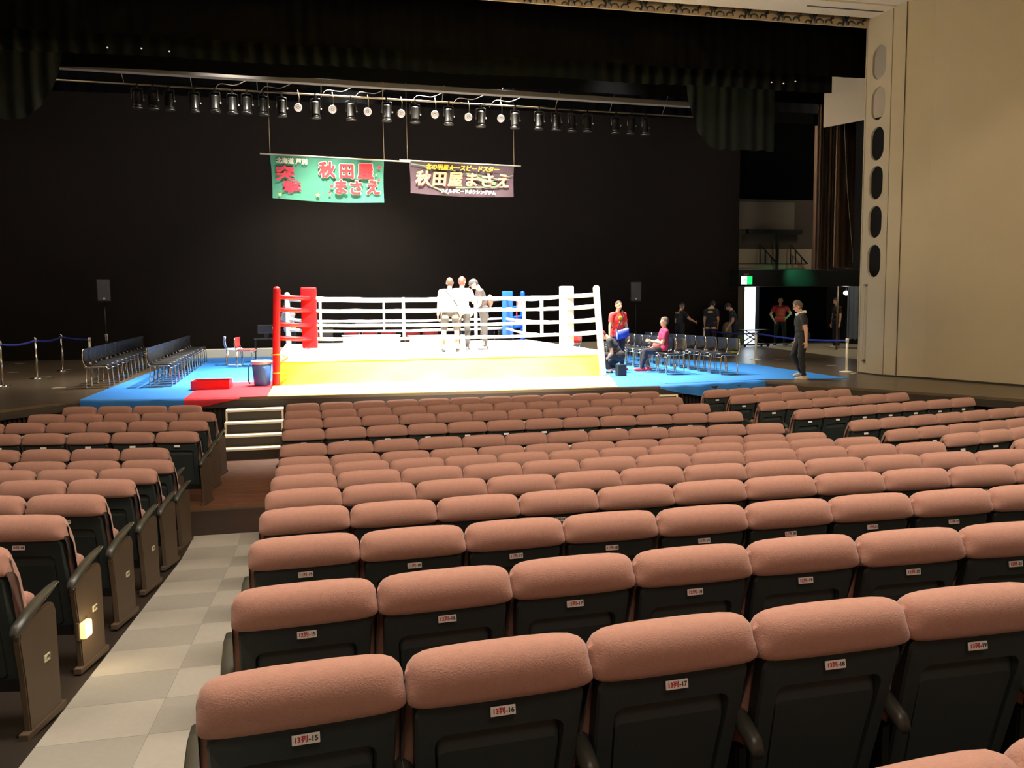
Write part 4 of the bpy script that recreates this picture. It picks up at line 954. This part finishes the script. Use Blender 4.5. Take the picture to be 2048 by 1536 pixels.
        heel = an + Vector((0, 0, -.045)) - ft * .045
        upv = Vector((0, 0, 1))
        fl_ = 'foot' + side; cap(fl_, an, heel + Vector((0, 0, .01)), .038, .036); cap(fl_, heel, heel + ft * .19, .036, .030); cap(fl_, heel + ft * .10, heel + ft * .20, .038, .028)
    for v in bm.verts: v.co *= s
    me = bpy.data.meshes.new('b'); bm.to_mesh(me); bm.free(); o = bpy.data.objects.new('b', me); C.objects.link(o)
    m = o.modifiers.new('r', 'REMESH'); m.mode = 'VOXEL'; m.voxel_size = .0085; m2 = o.modifiers.new('s', 'SMOOTH'); m2.factor = .5; m2.iterations = 3
    dg = bpy.context.evaluated_depsgraph_get(); body = bpy.data.meshes.new_from_object(o.evaluated_get(dg)); bpy.data.objects.remove(o); bpy.data.meshes.remove(me)
    # which part each vertex belongs to
    hmat = hr.transposed(); sg = [(l, a * s, b * s, r * s) for l, a, b, r in segs]
    nv = len(body.vertices); co = np.empty(nv * 3, dtype=np.float32); body.vertices.foreach_get('co', co); co = co.reshape(-1, 3).astype(float)
    bd = np.full(nv, 1e9); bi = np.zeros(nv, int); bt_ = np.zeros(nv)
    for k, (l, a, b, r) in enumerate(sg):
        a = np.array(a); ab = np.array(b) - a; t = np.clip((co - a) @ ab / max(ab @ ab, 1e-9), 0, 1); d = np.linalg.norm(co - a - t[:, None] * ab, axis=1) - r
        m_ = d < bd; bd[m_] = d[m_]; bi[m_] = k; bt_[m_] = t[m_]
    lab_ = [sg[i][0] for i in bi]; tt = bt_.tolist()
    body.materials.append(P.get('skin', M_skin)); body.polygons.foreach_set('use_smooth', [True] * len(body.polygons))
    bo = bpy.data.objects.new('body', body); C.objects.link(bo); bo.parent = root
    def shell(name, test, off, m, label=None, wr=.0):
        keep = [test(i, v.co, lab_[i], tt[i]) for i, v in enumerate(body.vertices)]
        fs = [p for p in body.polygons if all(keep[i] for i in p.vertices)]
        if not fs: return None
        ids = sorted({i for p in fs for i in p.vertices}); mp = {i: k for k, i in enumerate(ids)}
        vs = []
        for i in ids:
            v = body.vertices[i]; q_ = off + (wr * noise.noise(v.co * 9) if wr else 0); vs.append(v.co + v.normal * q_)
        n = len(vs); faces = [[mp[i] for i in p.vertices] for p in fs]
        me = bpy.data.meshes.new(name); me.from_pydata(vs, [], faces)
        me.materials.append(m); me.polygons.foreach_set('use_smooth', [True] * len(me.polygons))
        so = bpy.data.objects.new(name, me); C.objects.link(so); so.parent = root
        if label: so['label'] = label
        return so
    iv = lean.transposed(); pels = pel * s
    def th_(co): return (iv @ (co - pels)).z / s          # height above the pelvis along the torso
    hem = P.get('hem', -.06); slv = P.get('sleeve', .62)
    shell('shirt', lambda i, c, l, t: (l in ('torso', 'neck') and th_(c) < .50 and (l != 'neck' or th_(c) < .485)) or (l in ('pelvis', 'thigh') and th_(c) > hem and l == 'pelvis' or (l == 'thigh' and th_(c) > hem and t < .3)) or (l == 'uparm' and t < slv) or (slv > 1 and l == 'forearm' and t < .9), .017, P['shirt'], wr=.012)
    lt = P.get('leglen', .93)
    shell('trousers', lambda i, c, l, t: (l == 'pelvis' and th_(c) < .10) or l == 'thigh' and (lt > .5 or t < lt * 2) or (l == 'shin' and lt > .5 and c.z > (.085 * s if lt >= .9 else .3)), .011, P['trousers'], wr=.012)
    fm = {q: (pels + Vector((0, 0, 0))) for q in (-1, 1)}
    shell('shoe', lambda i, c, l, t: l == 'footL', .009, P['shoes']); shell('shoe', lambda i, c, l, t: l == 'footR', .009, P['shoes'])
    hs = hc * s
    def hl(co): return hmat @ (co - hs) / s
    ht = P.get('hair', 'short')
    def hair_t(i, c, l, t):
        if l not in ('head', 'ear', 'neck'): return False
        q = hl(c)
        if l == 'ear' and q.z < .02: return False
        if q.y > .045: return q.z > .065
        if q.y > 0.0: return q.z > .03
        return q.z > -.065 - (.0 if ht == 'short' else .03)
    if ht: shell('hair', hair_t, .004 if ht == 'buzz' else .014, P['hairm'], wr=.0 if ht == 'buzz' else .014)
    if P.get('cap'):
        shell('cap', lambda i, c, l, t: l == 'head' and hl(c).z > .045, .02, P['cap'])
        b = bmesh.new(); ellips((0, 0, 0), (.07, .085, .010), 14, 8, b)
        for v in b.verts: v.co = (hs + hr @ (Vector((v.co.x, v.co.y + .10, v.co.z + .052 - .15 * v.co.y)) * s))
        obj('cap_brim', b, P['cap'], root)
    for q in (-1, 1):
        b = bmesh.new(); ellips((0, 0, 0), (.011, .007, .006), 8, 6, b)
        for v in b.verts: v.co = hs + hr @ ((v.co + Vector((q * .031, .079, .012))) * s)
        obj('eye', b, M_txtblk, root)
    b = bmesh.new(); ellips((0, 0, 0), (.021, .008, .005), 8, 6, b)
    for v in b.verts: v.co = hs + hr @ ((v.co + Vector((0, .078, -.062))) * s)
    obj('mouth', b, M_lip, root)
    root['_'] = 0; del root['_']
    P['_h'] = (hs, hr, s, pels, lean)
    return root
M_lip = mat('lips', (150, 84, 74), .6); M_tee = mat('tee_white', (240, 238, 232), .8); M_blk = mat('cloth_black', (26, 24, 24), .85); M_brn = mat('polo_brown', (32, 23, 20), .85); M_red = mat('tee_red', (214, 50, 44), .8); M_pur = mat('tee_plum', (168, 40, 84), .8)
M_navy = mat('trousers_navy', (32, 32, 44), .85); M_hairk = mat('hair_black', (24, 20, 18), .7); M_hairg = mat('hair_grey', (92, 80, 70), .8); M_hairr = mat('hair_auburn', (84, 30, 8), .7); M_hairb = mat('hair_brown', (48, 30, 14), .8)
M_shred = mat('shoe_red', (226, 36, 50), .6); M_shbei = mat('shoe_beige', (198, 184, 156), .7); M_shyel = mat('shoe_yellow', (226, 222, 40), .6); M_shblk = mat('shoe_black', (22, 22, 22), .5); M_teal = mat('tee_dark_teal', (20, 34, 36), .85); M_brnp = mat('trousers_brown', (25, 19, 14), .85); M_polo = mat('polo_red', (205, 40, 44), .8)
def att(root, name, bm, m, label=None): return obj(name, bm, m, root, label=label, smooth=True)
def neck_towel(root, P, m):
    hs, hr, s, pels, lean = P['_h']; pts = []
    for k in range(13):
        a = 2 * PI * k / 12; pts.append(pels + lean @ Vector((.085 * math.sin(a), -.01 + .085 * math.cos(a), .505 - .02 * math.cos(a))) * s)
    att(root, 'neck_towel', tube(pts, .034, 8), m)
DN = ((.10, .02, -1), (.06, .22, -1), (.02, .3, -1))
# the walking man at the stage edge, seen from his left side
P = dict(h=1.71, lean=.10, nod=.25, shirt=M_blk, trousers=M_blk, shoes=M_shbei, hairm=M_hairg, hair='short', build=1.25, armL=((.10, -.12, -1), (.04, .06, -1), (0, .15, -1)), armR=((.1, .15, -1), (.05, .3, -1), (0, .3, -1)), legL=((.03, .10, -1), (0, -.16, -1), (.05, 1, -.05)), legR=((.03, .42, -1), (.0, -.52, -1), (.05, 1, -.18)), pel=(0, .02, .915))
m_ = person('man in black t-shirt walking along the stage edge, white towel round his neck', (10.05, 16.0, ZS + .0), 1.2, P); neck_towel(m_, P, M_tee)
hs, hr, s, pels, lean = P['_h']; b = bmesh.new()
for q in (-1, 1): tube([hs + hr @ Vector((q * .03 + .022 * math.cos(a), .09, .012 + .018 * math.sin(a))) for a in [2 * PI * k / 10 for k in range(11)]], .003, 5, b); tube([hs + hr @ Vector((q * .052, .09, .015)), hs + hr @ Vector((q * .082, -.01, .01))], .003, 5, b)
obj('glasses', b, M_black, m_)
# man in red with a blue bag
P = dict(h=1.73, lean=-.03, nod=.05, turn=.1, tilt=-.06, shirt=M_red, trousers=M_navy, shoes=M_shred, hairm=M_hairb, hair='buzz', build=1.0, hem=-.10, armL=((.22, .03, -1), (.16, .12, -1), (.05, .2, -1)), armR=((.24, .05, -1), (.14, .10, -1), (.05, .2, -1)), legL=((.05, .02, -1), (0.02, -.03, -1), (.25, 1, 0)), legR=((.07, .0, -1), (.0, -.03, -1), (.1, 1, 0)))
m_ = person('man in red and orange t-shirt standing right of the ring, blue bag at his hip', (7.25, 19.55, ZS + .006), PI + .25, P)
b = bmesh.new(); loft([[Vector(p) for p in ((-.19, .12, z + .06), (.17, .12, z - .02), (.17, .20, z - .02), (-.19, .20, z + .06))] for z in (.76, .99)], True, b); bmesh.ops.bevel(b, geom=b.edges[:], offset=.02, segments=2, affect='EDGES'); obj('shoulder_bag', b, mat('bag_blue', (30, 70, 190), .5), m_)
b = bmesh.new(); loft([[Vector(p) for p in ((-.15, .195, z + .05), (.13, .195, z), (.13, .207, z), (-.15, .207, z + .05))] for z in (.93, .975)], True, b); obj('bag_stripe', b, M_tee, m_)
obj('strap', tube([(.14, .14, .95), (.06, .135, 1.15), (-.06, .13, 1.3), (-.11, .07, 1.42), (-.12, -.02, 1.45)], .012, 6), M_brn, m_)
for zz, cc, xx in ((1.28, M_byel, .05), (1.16, M_peach, 0)):
    b = bmesh.new(); ellips((xx * .3, .118, zz), (.06, .015, .05), 10, 6, b); obj('shirt_print', b, cc, m_)
# seated man
P = dict(h=1.72, pel=(0, -.02, .53), lean=-.08, nod=.0, turn=.35, shirt=M_pur, trousers=M_navy, shoes=M_shred, hairm=M_hairg, hair='short', build=1.1, hem=-.02, armL=((.15, .25, -1), (-.3, .9, .12), (-.2, 1, .1)), armR=((.25, .05, -1), (.05, .8, -.55), (0, 1, -.5)), legL=((.12, 1, .02), (.0, .25, -1), (.1, 1, -.02)), legR=((.14, 1, -.04), (-.35, -.2, -1), (.1, 1, -.1)))
m_ = person('grey-haired man in plum t-shirt sitting on a chair right of the ring', (8.0, 18.66, ZS + .012), 1.35, P)
b = bmesh.new(); ellips((0, .07, .63), (.15, .14, .15), 14, 10, b); att(m_, 'apron_front', b, mat('apron_coral', (236, 110, 96), .8)); obj('waist_pouch', box(.14, .24, .0, .16, .50, .60, .02), mat('pouch_orange', (226, 84, 40), .7), m_)
# crouching man behind the white post
P = dict(h=1.72, pel=(0, -.05, .40), lean=.6, nod=.5, shirt=M_blk, trousers=M_blk, shoes=M_shblk, hairm=M_hairr, hair='short', build=1.05, armL=((.1, .5, -1), (-.1, 1, -.25), (0, 1, -.2)), armR=((.15, .35, -1), (.0, .9, -.35), (0, 1, -.1)), legL=((.2, 1, .12), (.02, -.4, -1), (.1, 1, 0)), legR=((.2, .8, -.55), (.05, -1, -.25), (.05, .3, -1)))
person('man in black crouching behind the white corner post, bare arm stretched forward', (7.02, 18.95, ZS + .01), 1.25, P)
# three men inside the ring
ZC_ = ZS + .58
P = dict(hem=.0, h=1.70, lean=.04, nod=.08, turn=-.25, shirt=M_tee, trousers=M_brnp, shoes=M_shblk, leglen=.48, hairm=M_hairb, hair='buzz', build=1.12, armL=((.22, .05, -1), (.1, .15, -1), (0, .2, -1)), armR=((.2, .2, -1), (.0, .6, -1), (0, .6, -1)), legL=((.12, .02, -1), (.05, -.02, -1), (.2, 1, 0)), legR=((.10, .0, -1), (.04, -.03, -1), (.2, 1, 0)))
m_ = person('man with shaved head in white t-shirt and dark shorts, back turned, inside the ring', (3.02, 18.85, ZC_ + .002), -.1, P)
obj('body_strap', tube([(-.12, -.07, 1.40), (-.02, -.115, 1.28), (.08, -.118, 1.15), (.16, -.08, 1.02)], .014, 6), M_black, m_)
for q in (-1, 1): obj('side_stripe', tube([(q * .16, 0, .88), (q * .185, .0, .70), (q * .18, 0, .52)], .016, 6), M_polo, m_)
P = dict(h=1.73, lean=.03, nod=.1, turn=-.3, shirt=M_tee, trousers=M_brnp, shoes=M_shblk, hairm=M_hairr, hair='long', build=1.02, hem=-.14, armL=((.12, .1, -1), (.0, .4, -1), (0, .4, -1)), armR=((.3, .5, -1), (.2, 1, -.15), (.1, 1, -.1)), legL=((.05, .0, -1), (0, -.02, -1), (.1, 1, 0)), legR=((.06, .03, -1), (0, -.05, -1), (.1, 1, 0)))
person('auburn-haired man in long white shirt, back turned, middle of three in the ring', (3.36, 19.25, ZC_ + .002), -.3, P)
P = dict(h=1.74, lean=.22, nod=.65, shirt=M_brn, trousers=M_brnp, shoes=M_shblk, hairm=M_hairk, hair='short', cap=mat('cap_grey', (26, 23, 20), .8), build=1.08, armL=((.12, .3, -1), (.0, .8, -.6), (0, 1, -.6)), armR=((.12, .2, -1), (-.1, .9, -.8), (0, 1, -.6)), legL=((.05, .05, -1), (0, -.1, -1), (.05, 1, 0)), legR=((.06, -.08, -1), (0, -.02, -1), (.05, 1, 0)), pel=(0, -.04, .925))
m_ = person('man in grey cap and brown polo looking down, rightmost inside the ring', (3.88, 19.55, ZC_ + .002), PI / 2 - .1, P)
obj('side_stripe', tube([(-.165, -.02, .88), (-.16, -.01, .5), (-.15, -.03, .12)], .015, 6), M_tee, m_); b = bmesh.new(); ellips((0, -.19, 1.14), (.12, .08, .15), 12, 8, b); att(m_, 'back_bag', b, mat('bag_tan', (70, 42, 28), .7))
# man behind the ring's left corner
P = dict(h=1.80, lean=.12, nod=.25, shirt=M_tee, trousers=M_blk, shoes=M_shblk, hairm=M_hairr, hair='short', build=1.15, armL=((.3, .6, -.8), (-.2, 1, -.1), (0, 1, -.1)), armR=((.3, .3, -1), (-.2, 1, -.3), (0, 1, -.1)))
person('man in white t-shirt standing behind the left ropes next to the red pad', (-.62, 26.0, ZS + .01), PI - .9, P)
# staff in black at the back
GOLD = mat('print_gold', (196, 160, 84), .6)
def goldprint(root, z, y=-.128):
    me = text_mesh('STAFF', .085, .002, 1.0, 0, 0)
    return me
P = dict(h=1.68, lean=.08, nod=.3, shirt=M_blk, trousers=M_blk, shoes=M_shblk, hairm=M_hairg, hair='short', cap=M_blk, armR=((.3, .9, -.8), (.1, 1, -.35), (0, 1, -.3)), armL=((.15, .1, -1), (.0, .6, -1), (0, .6, -1)))
m_ = person('man in black cap and shirt stretching his arm out, leftmost of the rear trio', (11.6, 25.6, ZS + .002), -PI / 2 + .35, P); b = bmesh.new(); ellips((.0, -.108, 1.32), (.11, .02, .03), 10, 6, b); obj('back_print', b, GOLD, m_)
P = dict(h=1.76, lean=.1, nod=.5, turn=-.2, shirt=M_blk, trousers=M_blk, shoes=M_shyel, leglen=.48, hairm=M_hairk, hair='short', cap=M_blk, armR=((.1, .3, -1), (-.2, .7, -.8), (0, .8, -.8)), armL=((.15, .1, -1), (.0, .3, -1), (0, .3, -1)))
m_ = person('man in black shorts with yellow shoes and a pale towel, middle of rear trio', (12.55, 25.3, ZS + .002), -.7, P); neck_towel(m_, P, mat('towel_beige', (214, 196, 164), .9)); b = bmesh.new(); ellips((.0, -.108, 1.34), (.10, .02, .035), 10, 6, b); obj('back_print', b, GOLD, m_)
P = dict(h=1.70, lean=.25, nod=.55, shirt=M_teal, trousers=M_blk, shoes=M_shyel, hairm=M_hairk, hair='short', cap=M_blk, armR=((.15, .2, -1), (-.1, .8, -.9), (0, .8, -.9)), armL=((.15, .3, -1), (-.2, .9, -.8), (0, .8, -.8)))
person('man in dark teal t-shirt bowing his head, rightmost of the rear trio', (13.35, 25.2, ZS + .002), PI / 2 - .3, P)
P = dict(h=1.84, lean=-.02, shirt=M_polo, trousers=M_blk, shoes=mat('shoe_grey', (128, 128, 124), .7), hairm=M_hairk, hair='short', build=1.12, hem=-.08, armL=((.75, -.15, -1), (-.75, .25, -.75), (-.5, .4, -.3)), armR=((.6, -.1, -1), (-.45, .25, -.9), (-.3, .4, -.6)), legL=((.12, 0, -1), (.03, 0, -1), (.4, 1, 0)), legR=((.12, 0, -1), (.03, 0, -1), (.4, 1, 0)))
person('man in red polo shirt standing arms akimbo near the lit doorway', (17.35, 29.2, ZS + .007), PI - .45, P)
P = dict(h=1.80, nod=.2, shirt=M_blk, trousers=M_navy, shoes=mat('shoe_pale', (170, 170, 160), .7), hairm=M_hairk, hair='short')
person('dark figure in the wing half hidden behind the walking man', (18.0, 26.6, ZS + .007), PI / 2, P)
